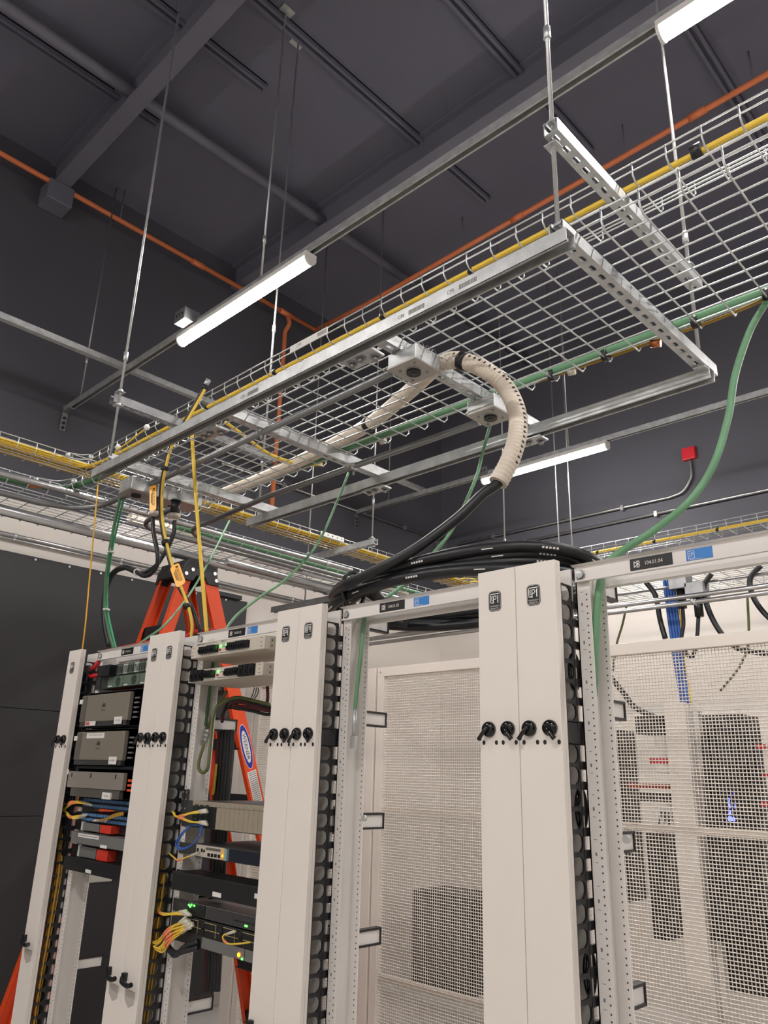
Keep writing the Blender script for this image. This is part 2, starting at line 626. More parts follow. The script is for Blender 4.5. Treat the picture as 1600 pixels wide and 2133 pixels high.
# light grid channels
ZL = 4.262
for y, lab in ((2.095, 'long ceiling channel carrying the two near light fixtures'), (5.185, 'long ceiling channel carrying the far light fixture'), (-.995, 'long ceiling channel just behind the viewer carrying lights'), (-4.08, 'long ceiling channel in the last row behind the viewer')):
    strut('light_channel', lab, (-5.44, y, ZL), (7.0, y, ZL), (0, 0, -1), GALV, slots=False, group='light channels')
strut('light_channel', 'ceiling channel crossing near the left wall at right angles to the lights', (-4.575, -1.1, ZL + .041), (-4.575, 5.23, ZL + .041), (0, 0, 1), GALV, slots=False, group='light channels')
for y, lab in ((2.095, 'slotted wall bracket at the end of the near light channel'), (5.185, 'slotted wall bracket at the end of the far light channel')):
    root = thing('wall_bracket', lab, 'bracket', (-5.44, y, ZL - .17), 'wall brackets')
    MB().box(-5.459, -5.45, y - .022, y + .022, ZL - .17, ZL + .03).box(-5.45, -5.33, y - .022, y + .022, ZL - .028, ZL - .0215).build('plate', GALVD, root)
    for dz in (-.15, -.11, -.07):
        MB().cyl((-5.45, y, ZL + dz), (-5.442, y, ZL + dz), .012, 8).build('bolt', BLACKM, root)


# hanger rods
rod('bright rod at the near end of the right trapeze', -.812, 1.425, 2.95, 5.98, nuts=(3.27, 3.34, 2.955, 3.01), coupling=3.66)
rod('bright rod at the far end of the right trapeze beside the fixture', -.795, 2.235, 2.95, ZC, nuts=(3.27, 3.34, 2.955), coupling=3.45)
rod('bright rod at the near end of the left trapeze', -3.10, 1.42, 2.95, ZC, nuts=(3.27, 3.34), coupling=3.52)
rod('rod at the far end of the left trapeze passing behind the light', -3.15, 2.285, 2.95, ZC, nuts=(3.27, 3.34, 2.955), coupling=4.1, plate=True)
rod('rod with square ceiling plate holding the lit near channel', -3.05, 2.095, ZL + .02, ZC, nuts=(ZL + .03,), coupling=4.55, plate=True)
rod('rod holding the near light channel close to the left wall', -5.22, 2.095, ZL + .02, 6.2, nuts=(ZL + .03,), coupling=4.6, m=GALVD)
rod('rod between the light grid and the left tray channel', -3.81, 3.79, 3.24, ZC, nuts=(3.28, 3.34), coupling=3.62)
rod('rod at the wall side of the left tray channel', -4.50, 3.77, 2.9, ZC, nuts=(3.28, 3.34, 2.93))
rod('rod at the near end of the far row trapeze', -3.335, 4.775, 2.95, ZC, nuts=(3.28, 3.34), coupling=3.45)
rod('rod at the far end of the far row trapeze', -3.36, 5.62, 2.95, ZC, nuts=(3.28, 3.34))
rod('thin rod beside the far light channel', -2.97, 5.185, ZL + .02, ZC, nuts=(ZL + .03,))
rod('rod hanging past the far light to the tray', -3.20, 5.56, 2.95, ZC, nuts=(3.28,))
rod('dark rod near the corner holding the far channel', -5.0, 5.185, ZL + .02, ZC, nuts=(ZL + .03,), m=GALVD)
rod('rod crossing the top left picture corner', -5.3, 1.03, ZL + .06, ZC, m=GALV)

# left tray trapeze
strut('support_channel', 'upper channel across the left wall trays at the bright rod', (-4.54, 3.78, 3.2985), (-3.76, 3.78, 3.2985), (0, 0, 1), GALV, group='left tray channels')
strut('support_channel', 'lower channel under the large pipes along the left wall', (-4.54, 3.50, 2.845), (-3.74, 3.50, 2.845), (0, 0, -1), GALVD, group='left tray channels', slots=False)
strut('support_channel', 'channel under the far row trays at the far rods', (-3.345, 4.70, 2.98), (-3.345, 5.70, 2.98), (0, 0, 1), GALV, group='left tray channels')
strut('support_channel', 'upper channel under the far narrow tray', (-3.345, 4.70, 3.2985), (-3.345, 5.70, 3.2985), (0, 0, 1), GALV, group='left tray channels')


# ---------------------------------------------------------------- light fixtures
def fixture(label, x, y, z=4.241):
    root = thing('light_fixture', label, 'light fixture', (x + .61, y, z - .07), 'linear light fixtures')
    mb = MB()
    mb.box(x, x + 1.22, y - .037, y + .037, z - .03, z)
    mb.build('housing', mat('fixture_white', (206, 204, 200), .4), root, bevel=.003)
    poly = [(-.034, 0)] + [(.034 * math.cos(math.pi + math.pi * k / 8), .038 * math.sin(math.pi + math.pi * k / 8)) for k in range(9)]
    poly = [(y + a, z - .03 + b) for a, b in poly[1:]]
    MB().prism(poly, 'yz', x + .012, x + 1.208).build('diffuser', LEDW, root)
    pe = [(y + 1.1 * a, z - .03 + 1.1 * b) for a, b in [(.034 * math.cos(math.pi + math.pi * k / 8), .038 * math.sin(math.pi + math.pi * k / 8)) for k in range(9)]]
    MB().prism(pe, 'yz', x, x + .012).build('end_cap', MATS['fixture_white'], root)
    MB().prism(pe, 'yz', x + 1.208, x + 1.22).build('end_cap', MATS['fixture_white'], root)
    return root


fixture('lit linear light fixture over the left end of the near trays', -3.84, 2.095)
fixture('lit linear light fixture cut off at the top right corner', -.75, 2.095)
fixture('lit linear light fixture near the back wall behind the beige tube', -3.84, 5.185)
fixture('lit linear light fixture at the right end of the far channel', -.75, 5.185)
for x, y, lab in ((2.34, 2.095, 'lit linear light fixture beyond the right picture edge on the near channel'), (5.43, 2.095, 'lit linear light fixture farthest right on the near channel'),
                  (2.34, 5.185, 'lit linear light fixture farther right on the far channel'),
                  (-3.84, -.995, 'lit linear light fixture behind the viewer nearest the left wall'), (-.75, -.995, 'lit linear light fixture just behind and above the viewer'), (2.34, -.995, 'lit linear light fixture behind the viewer to the right'),
                  (-3.84, -4.08, 'lit linear light fixture in the last row nearest the left wall'), (-.75, -4.08, 'lit linear light fixture in the last row behind the viewer'), (2.34, -4.08, 'lit linear light fixture in the last row at the right')):
    fixture(lab, x, y)
for x, y, lab in ((-3.70, 2.01, 'small dark junction box on top of the near light fixture'), (-3.82, 5.17, 'small dark junction box on top of the far light fixture')):
    root = thing('junction_box', lab, 'junction box', (x, y, 4.24), 'light junction boxes')
    MB().box(x - .055, x + .055, y - .025, y + .085, 4.243, 4.325).build('case', GALVD, root, bevel=.003)
    for k in range(3):
        MB().cyl((x - .03 + k * .03, y - .027, 4.285), (x - .03 + k * .03, y - .025, 4.285), .008, 8).build('knockout', BLACKM, root)

# ---------------------------------------------------------------- orange pipe, wall conduits, red box
root = thing('sprinkler_pipe', 'orange painted pipe high along the left and back with a riser', 'pipe', (-5.3, 4.0, 3.8))
mb = MB().tube([(-5.3, -1.2, 6.03), (-5.3, 4.36, 5.97)], .021, 12).tube([(-5.3, 4.36, 5.97), (-4.6, 4.40, 5.99), (.8, 4.27, 6.0)], .021, 12)
mb.build('pipe', ORANGE, root)
MB().tube(spl([(-5.3, 4.0, 5.95), (-5.27, 4.0, 5.86), (-5.3, 3.98, 5.77), (-5.3, 3.98, 5.70)], 5) + [Vector((-5.3, 3.985, 3.78))], .021, 12).build('riser', ORANGE, root)
for p, q in (((-5.3, 3.9, 5.975), (-5.3, 4.05, 5.973)), ((-5.3, 2.9, 5.986), (-5.3, 3.02, 5.985)), ((-2.9, 4.358, 5.994), (-2.78, 4.356, 5.994)), ((-1.42, 4.323, 5.997), (-1.3, 4.32, 5.997))):
    MB().tube([p, q], .027, 12).build('coupling', ORANGE, root)
for y in (1.1, 2.2):
    MB().cyl((-5.3, y, 6.0), (-5.3, y, ZC), .005, 6).build('hanger', BEAMPAINT, root)
for x in (-3.4, -2.3, -1.9, -1.0):
    MB().cyl((x, 4.35, 6.0), (x, 4.35, ZC), .005, 6).build('hanger', BEAMPAINT, root)


def clamps(root, pts, ax):
    for p in pts:
        p = Vector(p)
        MB().box(p.x - .015, p.x + .015, p.y - .02, p.y + .02, p.z - .028, p.z + .022).build('clamp', PIPE, root)


yb = YB - .03
root = thing('conduit', 'thin conduit on the back wall bending up to the red box', 'conduit', (-3.7, yb, 4.14))
c = [aY(955, 1133, yb), aY(1000, 1123, yb), aY(1190, 1081, yb), aY(1395, 1036, yb), aY(1422, 1024, yb), aY(1437, 1000, yb), aY(1440, 985, yb), aY(1437, 958, yb)]
MB().tube([c[0], c[2]] + spl(c[3:], 6), .013, 10).build('tube', PIPE, root)
clamps(root, [aY(1297, 1058, yb), aY(1028, 1117, yb)], 'x')
root = thing('conduit', 'straight conduit on the back wall under the red box', 'conduit', (-3.4, yb, 4.02))
MB().tube([aY(955, 1157, yb), aY(1600, 1020, yb), aY(1800, 977, yb)], .014, 10).build('tube', PIPE, root)
clamps(root, [aY(1367, 1070, yb)], 'x')
root = thing('conduit', 'conduit along the upper left wall ending at the corner box', 'conduit', (-5.44, 5.0, 4.27))
MB().tube([(-5.435, 3.5, 4.27), (-5.435, 6.42, 4.27)], .012, 10).build('tube', PIPE, root)
clamps(root, [(-5.435, 4.2, 4.27), (-5.435, 5.9, 4.27)], 'y')
o = MB().box(-5.455, -5.36, 6.44, 6.545, 4.02, 4.24).build('junction_box', GALVD, bevel=.004)
tag(o, 'small grey junction box in the corner where the wall conduits meet', 'junction box')
p = aY(1438, 947, YB)
root = thing('alarm_box', 'small red square box on the back wall above a bent conduit', 'alarm box', (p.x, YB - .03, p.z - .055))
MB().box(p.x - .06, p.x + .06, YB - .05, YB - .001, p.z - .058, p.z + .058).build('case', REDBOX, root, bevel=.006)
MB().cyl((p.x + .035, YB - .052, p.z + .04), (p.x + .035, YB - .049, p.z + .04), .005, 8).build('screw', BLACKM, root)

# pipes and conduits along the left wall
def run(label, pts, r, m=PIPE, name='conduit', cl=(), cat='conduit', n=12):
    root = thing(name, label, cat, (Vector(pts[0]) + Vector(pts[-1])) / 2)
    MB().tube(pts, r, n).build('tube', m, root)
    for p in cl:
        p = Vector(p)
        d = (Vector(pts[-1]) - Vector(pts[0])).normalized()
        MB().tube([p - d * .012, p + d * .012], r * 1.22, 10).build('strap', GALV, root)
    return root


run('large bright pipe under the left wall tray', [(-3.955, -.2, 2.915), (-3.955, 6.0, 2.915)], .029, name='pipe', cat='pipe', cl=[(-3.955, 3.5, 2.915)])
run('second large pipe beside the bright one beyond the ladder', [(-3.872, 2.6, 2.91), (-3.872, 6.0, 2.91)], .024, name='pipe', cat='pipe', cl=[(-3.872, 3.5, 2.91)])
run('pale conduit under the inner edge of the left tray', [(-3.62, -.2, 2.985), (-3.62, 3.42, 2.985)], .016, cl=[(-3.62, 3.2, 2.985)])
run('thin conduit between the pale conduit and the large pipes', [(-3.76, 2.7, 2.93), (-3.76, 5.5, 2.93)], .012)
for k, (z, r) in enumerate(((3.208, .0155), (3.181, .008))):
    run(['upper, thicker', 'lower, thinner'][k] + ' of two conduits along the white band of the left wall', [(-5.43, -.4, z), (-5.43, 6.3, z)], r, cl=[(-5.43, 1.9, z), (-5.43, 2.7, z), (-5.43, 4.4, z)])
mb = [Vector((-5.40, 3.38, 3.44)), Vector((-5.40, 3.38, 3.32)), Vector((-5.40, 3.33, 3.25)), Vector((-5.40, 3.24, 3.225)), Vector((-5.40, 3.15, 3.225))]
run('short bent conduit dropping to the wall conduits behind the ladder', [mb[0]] + spl(mb[1:], 5), .013)
# far row underside pipes
run('bright conduit under the near edge of the far row tray', [(-5.4, 4.75, 2.782), (.4, 4.75, 2.782)], .016, cl=[(-1.9, 4.75, 2.782)])
run('second conduit under the far row tray', [(-5.4, 4.80, 2.835), (.4, 4.80, 2.835)], .016)
run('short channel conduit just below the far row tray', [(-3.6, 4.92, 2.94), (.4, 4.92, 2.94)], .010)
run('conduit with a hairpin bend behind the third rack top', [aY(770, 1330, 4.6), aY(842, 1318, 4.6)] + spl([aY(850, 1316.5, 4.6), aY(861, 1313, 4.6), aY(861, 1309, 4.6), aY(850, 1305, 4.6)], 4) + [aY(815, 1298, 4.6), aY(780, 1290, 4.6)], .013)
# conduits with bends under the near row tray
zc = 2.965
b1 = [(-1.58, 1.63, zc), (-3.35, 1.63, 2.94), (-3.52, 1.60, 2.925), (-3.62, 1.50, 2.91), (-3.66, 1.36, 2.905)]
run('grey conduit from the near junction box bending along the left tray', [Vector(b1[0])] + spl(b1[1:], 6) + [Vector((-3.66, -.2, 2.905))], .0135, m=mat('grey_conduit', (128, 128, 128), .35, .7))
b2 = [(-1.58, 2.12, zc), (-2.85, 2.12, zc), (-3.30, 2.12, 2.94), (-3.45, 2.10, 2.92), (-3.53, 2.16, 2.91), (-3.56, 2.28, 2.91)]
run('grey conduit from the far junction box with a hooked bend', [Vector(b2[0])] + spl(b2[1:], 6) + [Vector((-3.57, 3.3, 2.91))], .0135, m=MATS['grey_conduit'])
b3 = [(-3.10, 1.86, 2.93), (-3.35, 1.86, 2.92), (-3.52, 1.86, 2.91), (-3.60, 1.92, 2.905), (-3.62, 2.04, 2.905)]
run('short grey conduit hooking back at the left end boxes', spl(b3, 6) + [Vector((-3.63, 3.0, 2.905))], .0135, m=MATS['grey_conduit'])
for x, y in ((-2.27, 1.63), (-2.26, 2.12)):
    root = thing('pipe_clamp', 'zinc clamp holding the %s conduit to the middle cross channel' % ('near' if y < 2 else 'far'), 'clamp', (x, y, 2.94), 'channel pipe clamps')
    MB().tube([(x - .012, y, zc), (x + .012, y, zc)], .018, 10).build('strap', GALV, root)
    MB().cyl((x, y + .0, 2.925), (x, y + .0, 2.95), .006, 6).build('screw', GALVD, root)


# ---------------------------------------------------------------- junction boxes
def jbox(label, c, s=.058, h=.10, rot=0.0, outlet=True, ztop=2.958):
    x, y, zb = c
    root = thing('junction_box', label, 'junction box', (x, y, zb), 'tray junction boxes')
    MB().box(x - s, x + s, y - s, y + s, zb + .004, ztop).build('case', GALV, root, bevel=.003)
    MB().box(x - s - .003, x + s + .003, y - s - .003, y + s + .003, zb - .002, zb + .005).build('cover', mat('zinc_cover', (176, 172, 166), .45, .5, .06, 10), root, bevel=.002)
    if outlet:
        MB().cyl((x, y, zb - .002), (x, y, zb - .010), .023, 20).cyl((x, y, zb - .010), (x, y, zb - .012), .009, 12, 1).build('outlet', [BLACKP, DGREY], root)
    for dx, dy in ((-.04, .04), (.04, -.04), (-.03, -.03), (.03, .03)):
        MB().cyl((x + dx, y + dy, zb - .005), (x + dx, y + dy, zb - .002), .005, 8).build('screw', GALVD, root)
    for i, u in enumerate((-.03, 0, .03)):
        for fx, fy in ((0, -1), (1, 0)):
            cx, cy = (x + u, y - s) if fy else (x + s, y + u)
            p = Vector((cx, cy, zb + .055))
            q = p + Vector((fx, fy, 0)) * .0012
            e1 = Vector((fy, fx, 0)) if fy else Vector((0, 1, 0))
            e1 = Vector((1, 0, 0)) if fy else Vector((0, 1, 0))
            MB().tube([p + e1 * (.0115 * math.cos(t)) + Vector((0, 0, .0115 * math.sin(t))) for t in [2 * math.pi * k / 14 for k in range(15)]], .0011, 4, cap=False).build('knockout', GALVD, root)
    return root


b = aZ(862, 773, 2.905)
jbox('square galvanized outlet box under the near end of the box channel', (b.x, b.y, 2.905))
b = aZ(1022, 868, 2.905)
jbox('square galvanized outlet box under the far end of the box channel', (b.x, b.y, 2.905))
b = aZ(284, 1030, 2.895)
jbox('galvanized outlet box with empty round socket at the left channel', (b.x, b.y, 2.895))
b = aZ(335, 1046, 2.895)
jbox('galvanized box above the smaller power plug at the left channel', (b.x, b.y, 2.895), outlet=False)
b = aZ(372, 1055, 2.895)
jbox('galvanized box holding the round black power plug at the left channel', (b.x + .02, b.y + .02, 2.895), outlet=False)
# ---------------------------------------------------------------- racks and cable managers
YD, YR = 1.50, 1.586            # door front, rack front
ZT = 2.183                      # top of doors and racks


def badge(root, x, z, y, w=.036, h=.049):
    """rounded black badge with outlined letters and two lines of writing"""
    mb = MB()
    mb.prism(rrect(x - w / 2, x + w / 2, z - h / 2, z + h / 2, .009, 5), 'xz', y - .0012, y, 0)
    mb.prism(rrect(x - w / 2 + .0012, x + w / 2 - .0012, z - h / 2 + .0012, z + h / 2 - .0012, .008, 5), 'xz', y - .0014, y - .0012, 1)
    mb.prism(rrect(x - w / 2 + .002, x + w / 2 - .002, z - h / 2 + .002, z + h / 2 - .002, .0075, 5), 'xz', y - .0016, y - .0014, 0)
    yy = y - .0021
    def stroke(pts, t=.0022):
        for (a, b), (c, d) in zip(pts, pts[1:]):
            ww, hh = abs(a - c) / 2 + t / 2, abs(b - d) / 2 + t / 2
            cx, cz = x + (a + c) / 2, z + (b + d) / 2
            mb.box(cx - ww, cx + ww, yy, y - .0016, cz - hh, cz + hh, 1)
    stroke([(-.001, .017), (-.012, .017), (-.012, -.004), (-.004, -.004)])
    stroke([(-.004, .012), (-.008, .012), (-.008, .001), (-.004, .001)], .0018)
    stroke([(-.003, -.005), (-.003, .012), (.005, .012), (.005, .004), (-.001, .004)])
    stroke([(.001, .017), (.012, .017)], .0022)
    stroke([(.010, .012), (.010, -.004)], .0026)
    mb.text('CHATSWORTH', .0036, (x, yy + .0003, z - .0125), (1, 0, 0), (0, 0, 1), 1, .026)
    mb.text('PRODUCTS', .0042, (x, yy + .0003, z - .0185), (1, 0, 0), (0, 0, 1), 1, .022)
    return mb.build('badge', [LABELB, INKW], root)


def knob(root, x, z, y, side):
    mb = MB()
    mb.tube([(x, y, z), (x, y - .006, z), (x, y - .011, z), (x, y - .0125, z)], .017, 20, 0, True, [.0175, .0175, .015, .008])
    d = Vector((side * .62, 0, -.78)).normalized()
    p0 = Vector((x, y - .012, z)) - d * .006
    mb.tube(spl([p0, p0 + d * .014 + Vector((0, -.005, 0)), p0 + d * .028 + Vector((0, -.006, 0)), p0 + d * .036 + Vector((0, -.004, 0))], 4), .005, 8, 0, True,
            [.005] * 6 + [.0048] * 4 + [.0056] * 2 + [.005])
    return mb.build('latch_knob', GLOSSB, root)


def pull(root, x, z, y, w):
    mb = MB()
    mb.tube(spl([(x - w / 2, y - .012, z + .012), (x - w / 4, y - .022, z + .004), (x + w / 4, y - .024, z), (x + w / 2, y - .022, z + .006)], 5), .0075, 8)
    mb.box(x - w / 2 - .004, x - w / 2 + .012, y - .014, y, z + .002, z + .026)
    mb.build('door_pull', BLACKP, root)
    MB().prism([(x - w * .42, z - .02), (x + w * .42, z - .02), (x + w * .38, z - .055), (x, z - .068), (x - w * .34, z - .05)], 'xz', y - .0012, y).build('pull_recess_shade', mat('pull_shadow_grey', (178, 172, 165), .35), root)  # flat grey patch, its colour paints the shadowed recess below the pull


def comb(root, x, t, ztop, zbot, side, y0=YD + .008):
    mb = MB()
    ya, yb_, yc, yt = y0, y0 + .018, y0 + .064, y0 + .090
    p = .04445
    z = ztop
    i = 0
    rnd = random.Random(int(abs(x) * 1000))
    while z - p > zbot:
        a, b = z - p, z
        solid = abs((a + b) / 2 - 1.815) < p / 2
        k = rnd.randint(0, 2)
        sl = rrect(ya + .006, ya + .015, a + .014, b - .014, .003, 2) if k else rrect(ya + .007, ya + .014, a + .017, b - .02, .002, 2)
        mb.cell(ya, yb_, a, b, sl, 'yz', x, x + t)
        if solid:
            mb.box(x, x + t, yb_, yt, a - .002, b + .002)
        else:
            hole = [(yb_ + .001, a + .0055), (yb_ + .018, a + .0050), (yc - .018, a + .0050), (yc - .0085, a + .0125), (yc - .0062, a + .018), (yc - .0062, b - .016), (yc - .0085, b - .0095), (yc - .018, b - .0040),
                    (yb_ + .018, b - .0040), (yb_ + .001, b - .0045), (yb_ + .001, b - .016), (yb_ + .001, a + .016)]
            hole = list(hole)
            mb.cell(yb_, yc, a, b, hole, 'yz', x, x + t)
            # finger tip tab at the lower web
            sh = (.0, .003, -.004, -.001)[i % 4]
            mb.box(x - .001, x + t + .001, yc - .004, yt, a - .0085 + sh, a + .0085 + sh)
        z -= p
        i += 1
    return mb.build('finger_comb', BLACKP, root)


def manager(label, x0, x1, ndoor, group='vertical cable managers', plain=False, dy=0.0, guides=True, pulls=True):
    root = thing('vertical_cable_manager', label, 'cable manager', ((x0 + x1) / 2, YD + .08 + dy, FLOOR), group)
    w = (x1 - x0) / ndoor
    for k in range(ndoor):
        a, b = x0 + k * w, x0 + (k + 1) * w
        g = .0006
        mb = MB().box(a + g, b - g, YD + dy, YD + .014 + dy, FLOOR + .06, ZT)
        mb.box(a + g, a + g + .003, YD + .014 + dy, YD + .024 + dy, FLOOR + .06, ZT).box(b - g - .003, b - g, YD + .014 + dy, YD + .024 + dy, FLOOR + .06, ZT)
        d = mb.build('door', WHITE, root, bevel=.0025)
        if plain:
            continue
        badge(d, a + w * .46, 1.7 + .271 * YD, YD)
        for u, s in ((.26, -1), (.74, 1)):
            knob(d, a + w * u, 1.7 + .072 * YD, YD, s)
        mh = MB()
        for u in (.11, .43, .60, .92):
            mh.prism(ell(a + w * u, 1.7 + .0525 * YD, .0042, .0052, 14), 'xz', YD - .0006, YD + .002)
        mh.build('latch_holes', BLACKM, d)
        if pulls:
            pull(d, a + w * .5, 1.7 - .437 * YD, YD, w * .74)
    MB().box(x0 + .008, x1 - .008, YR - .004 + dy, YR + .002 + dy, FLOOR, ZT - .006).box(x0 + .004, x1 - .004, YR + dy, YR + .075 + dy, FLOOR, FLOOR + .05).build('back_plate', WHITE2, root)
    if not plain:
        comb(root, x1 - .006, .0045, ZT - .05, FLOOR + .1, 1)
        comb(root, x0 + .0015, .0045, ZT - .05, FLOOR + .1, -1)
    if guides:
        for r in (.2635, .0945, -.0735, -.25, -.43):
            z = 1.7 + r * 1.725
            for xa in (x1 - .012,):
                MB().box(xa, xa + .012, YR + .078, YR + .197, z - .0165, z + .0165).build('rear_guide', WHITE2, root)
                g = MB().box(xa - .004, xa + .0165, YR + .078, YR + .2, z + .0165, z + .0225).box(xa - .004, xa + .0165, YR + .078, YR + .2, z - .0225, z - .0165)
                g.box(xa - .004, xa + .0165, YR + .197, YR + .2005, z - .0225, z + .0225)
                g.box(xa, xa + .0135, YR + .078, YR + .084, z + .0225, z + .034).box(xa, xa + .0135, YR + .078, YR + .084, z - .034, z - .0225)
                g.build('edge_trim', BLACKP, root)
    return root


def star_washer(mb, x, z, y, r, mi=0):
    pts = []
    for k in range(22):
        a = 2 * math.pi * k / 22
        rr = r if k % 2 == 0 else r * .78
        pts.append((x + rr * math.cos(a), z + rr * math.sin(a)))
    mb.prism(pts, 'xz', y - .0015, y, mi)


def rack(label, x0, x1, number, xl, xb, dy=0.0, plain=False, group='two post racks'):
    root = thing('two_post_rack', label, 'rack', ((x0 + x1) / 2, YR + .04 + dy, FLOOR), group)
    fl = .036
    for s, xo in ((1, x0), (-1, x1)):
        mb = MB()
        y0 = YR + dy
        mb.box(xo, xo + s * .003, y0, y0 + .078, FLOOR, ZT - .002)
        mb.box(xo, xo + s * fl, y0, y0 + .003, FLOOR, ZT - .040)
        mb.box(xo, xo + s * fl, y0 + .075, y0 + .078, FLOOR, ZT - .040)
        if not plain:
            z = FLOOR + .15
            i = 0
            while z < ZT - .07:
                for yy, xx in ((y0, xo + s * (fl - .009)), (y0 + .075, xo + s * (fl - .009))):
                    mb.prism(ell(xx, z, .0019, .0021, 6), 'xz', yy - .0004, yy, 1)
                if i % 3 == 0:
                    mb.box(xo + s * .011, xo + s * .018, y0 - .0003, y0, z + .006, z + .0068, 1)
                if i % 3 == 1 and i % 2:
                    mb.box(xo + s * .012, xo + s * .016, y0 - .0003, y0, z + .003, z + .010, 2)
                z += (.01588, .01588, .0127)[i % 3]
                i += 1
        mb.build('upright', [WHITE2, mat('shadowed_hole', (52, 50, 48), .7), INKG], root)
    for y0, s in ((YR - .003 + dy, -1), (YR + .081 + dy, 1)):
        mb = MB()
        ya, yb_ = (y0, y0 + .003) if s < 0 else (y0 - .003, y0)
        mb.box(x0, x1, ya, yb_, ZT - .040, ZT)
        mb.box(x0 + .006, x1 - .006, y0, y0 + s * .010, ZT - .042, ZT - .038)
        mb.prism([(y0, ZT), (y0 + s * .012, ZT), (y0, ZT - .004)], 'yz', x0 - .004, x1 + .004)
        mb.build('top_angle', WHITE2, root, bevel=.0008)
    MB().box(x0 - .0, x1, YR - .05 + dy, YR + .12 + dy, FLOOR, FLOOR + .006).build('base', WHITE2, root)
    if plain:
        return root
    y = YR - .003
    for xb_ in (x0 + .016, x1 - .016):
        mb = MB()
        star_washer(mb, xb_, ZT - .024, y, .0135, 1)
        mb.tube([(xb_, y - .001, ZT - .024), (xb_, y - .008, ZT - .024)], .0085, 12, 0)
        mb.build('bolt', [WIRE, GALVD], root)
    for xb_ in (x0 + .05,):
        MB().tube([(xb_, YR + .072, 1.7 - .069 * 1.66), (xb_, YR + .064, 1.7 - .069 * 1.66)], .009, 8).build('bolt', WIRE, root)
    # number plate
    zc_ = ZT - .0215
    mb = MB().box(xl, xl + .098, y - .001, y, zc_ - .0135, zc_ + .0135, 0)
    yy = y - .0014
    lx = xl + .017
    def seg(ax, az, bx, bz, t=.0008):
        a, b = Vector((lx + ax, 0, zc_ + az)), Vector((lx + bx, 0, zc_ + bz))
        d = (b - a)
        L = d.length / 2
        d.normalize()
        c = (a + b) / 2
        mb.obox((c.x, y - .0012, c.z), d * L, Vector((-d.z, 0, d.x)) * t, Vector((0, .0003, 0)), 1)
    for s_ in (((-.007, .007), (-.007, -.007)), ((-.007, .007), (.001, 0)), ((.001, 0), (-.007, -.007)), ((-.001, .007), (.004, .007)), ((.004, .007), (.006, .003)), ((.006, .003), (.002, 0)),
               ((.002, 0), (.006, -.003)), ((.006, -.003), (.004, -.007)), ((.004, -.007), (-.001, -.007)), ((-.001, .007), (.002, 0)), ((.002, 0), (-.001, -.007))):
        seg(s_[0][0], s_[0][1], s_[1][0], s_[1][1])
    mb.text(number, .0085, (xl + .056, yy, zc_), (1, 0, 0), (0, 0, 1), 1, .040)
    mb.build('number_plate', [LABELB, INKW], root)
    mb = MB().box(xb, xb + .056, y - .001, y, zc_ - .012, zc_ + .012, 0)
    for a in ((.004, .005, -.007, .009), (.004, .018, .008, .009), (.017, .018, -.007, .009), (.004, .018, -.008, -.007)):
        mb.box(xb + a[0], xb + a[1], yy, y - .001, zc_ + a[2], zc_ + a[3], 1)
    for a in ((.007, .0078, -.004, .005), (.007, .010, .0042, .005), (.007, .010, -.004, -.0032), (.0115, .0123, -.004, .005), (.0115, .0148, .0042, .005), (.0115, .0148, 0, .0008), (.0142, .0148, 0, .005)):
        mb.box(xb + a[0], xb + a[1], yy, y - .001, zc_ + a[2], zc_ + a[3], 1)
    mb.box(xb + .004, xb + .034, yy, y - .001, zc_ - .0105, zc_ - .0098, 1)
    mb.build('blue_sticker', [STICKB, INKW], root)
    return root


M1 = manager('white single cable manager at the left end of the near rack row', -3.380, -3.267, 1)
M2 = manager('white double cable manager between the full rack and the ladder rack', -2.697, -2.488, 2)
M3_ = manager('white double cable manager left of the empty rack under the cable coil', -1.921, -1.709, 2)
M4 = manager('white double cable manager nearest the viewer, left of rack 104.01.04', -1.131, -.911, 2)
for (r_, L) in ((M4, (.152, -.036, -.235)),):
    for r in L:
        z = 1.7 + r * 1.56
        pts = [(-.924, 1.585 + .020 * math.cos(t), z + .040 * math.sin(t)) for t in [2 * math.pi * k / 24 for k in range(25)]]
        MB().tube(pts, .0045, 8).build('cable_ring', GLOSSB, r_)
        MB().box(-.93, -.918, 1.575, 1.581, z - .03, z + .03).build('ring_clip', STICKW, r_)
R1 = rack('rack 104.01.01 full of grey splice shelves at the far left', -3.265, -2.699, '104.01.01', -1.936 * 1.583, -1.836 * 1.583)
R2 = rack('rack 104.01.02 with two beige power panels and the ladder behind', -2.486, -1.923, '104.01.02', -1.452 * 1.583, -1.381 * 1.583)
R3 = rack('empty rack 104.01.03 under the coiled black cable', -1.707, -1.133, '104.01.03', -.979 * 1.583, -.895 * 1.583)
R4 = rack('rack 104.01.04 at the right with the green cable on its post', -.909, -.336, '104.01.04', -.485 * 1.583, -.404 * 1.583)

p = aY(440, 1335, YR - .003)
MB().text('arvig', .015, (p.x, YR - .0034, p.z), (1, 0, 0), (0, 0, 1), 0, .040).build('printed_word', mat('pale_grey_print', (168, 164, 158), .5), R2)

# ---------------------------------------------------------------- rack equipment
def rk(r, Y):
    return 1.7 + r * Y


def bx(root, name, x0, x1, y0, y1, z0, z1, m, bevel=0):
    return MB().box(x0, x1, y0, y1, z0, z1).build(name, m, root, bevel=bevel)


def ears(root, x0, x1, y, z0, z1, m, X0, X1):
    """mounting ears that reach the rack flanges"""
    for a, b in ((X0, x0 + .002), (x1 - .002, X1)):
        if b > a:
            mb = MB().box(a, b, YR - .006, YR - .003, z0, z1)
            mb.build('mounting_ear', m, root)


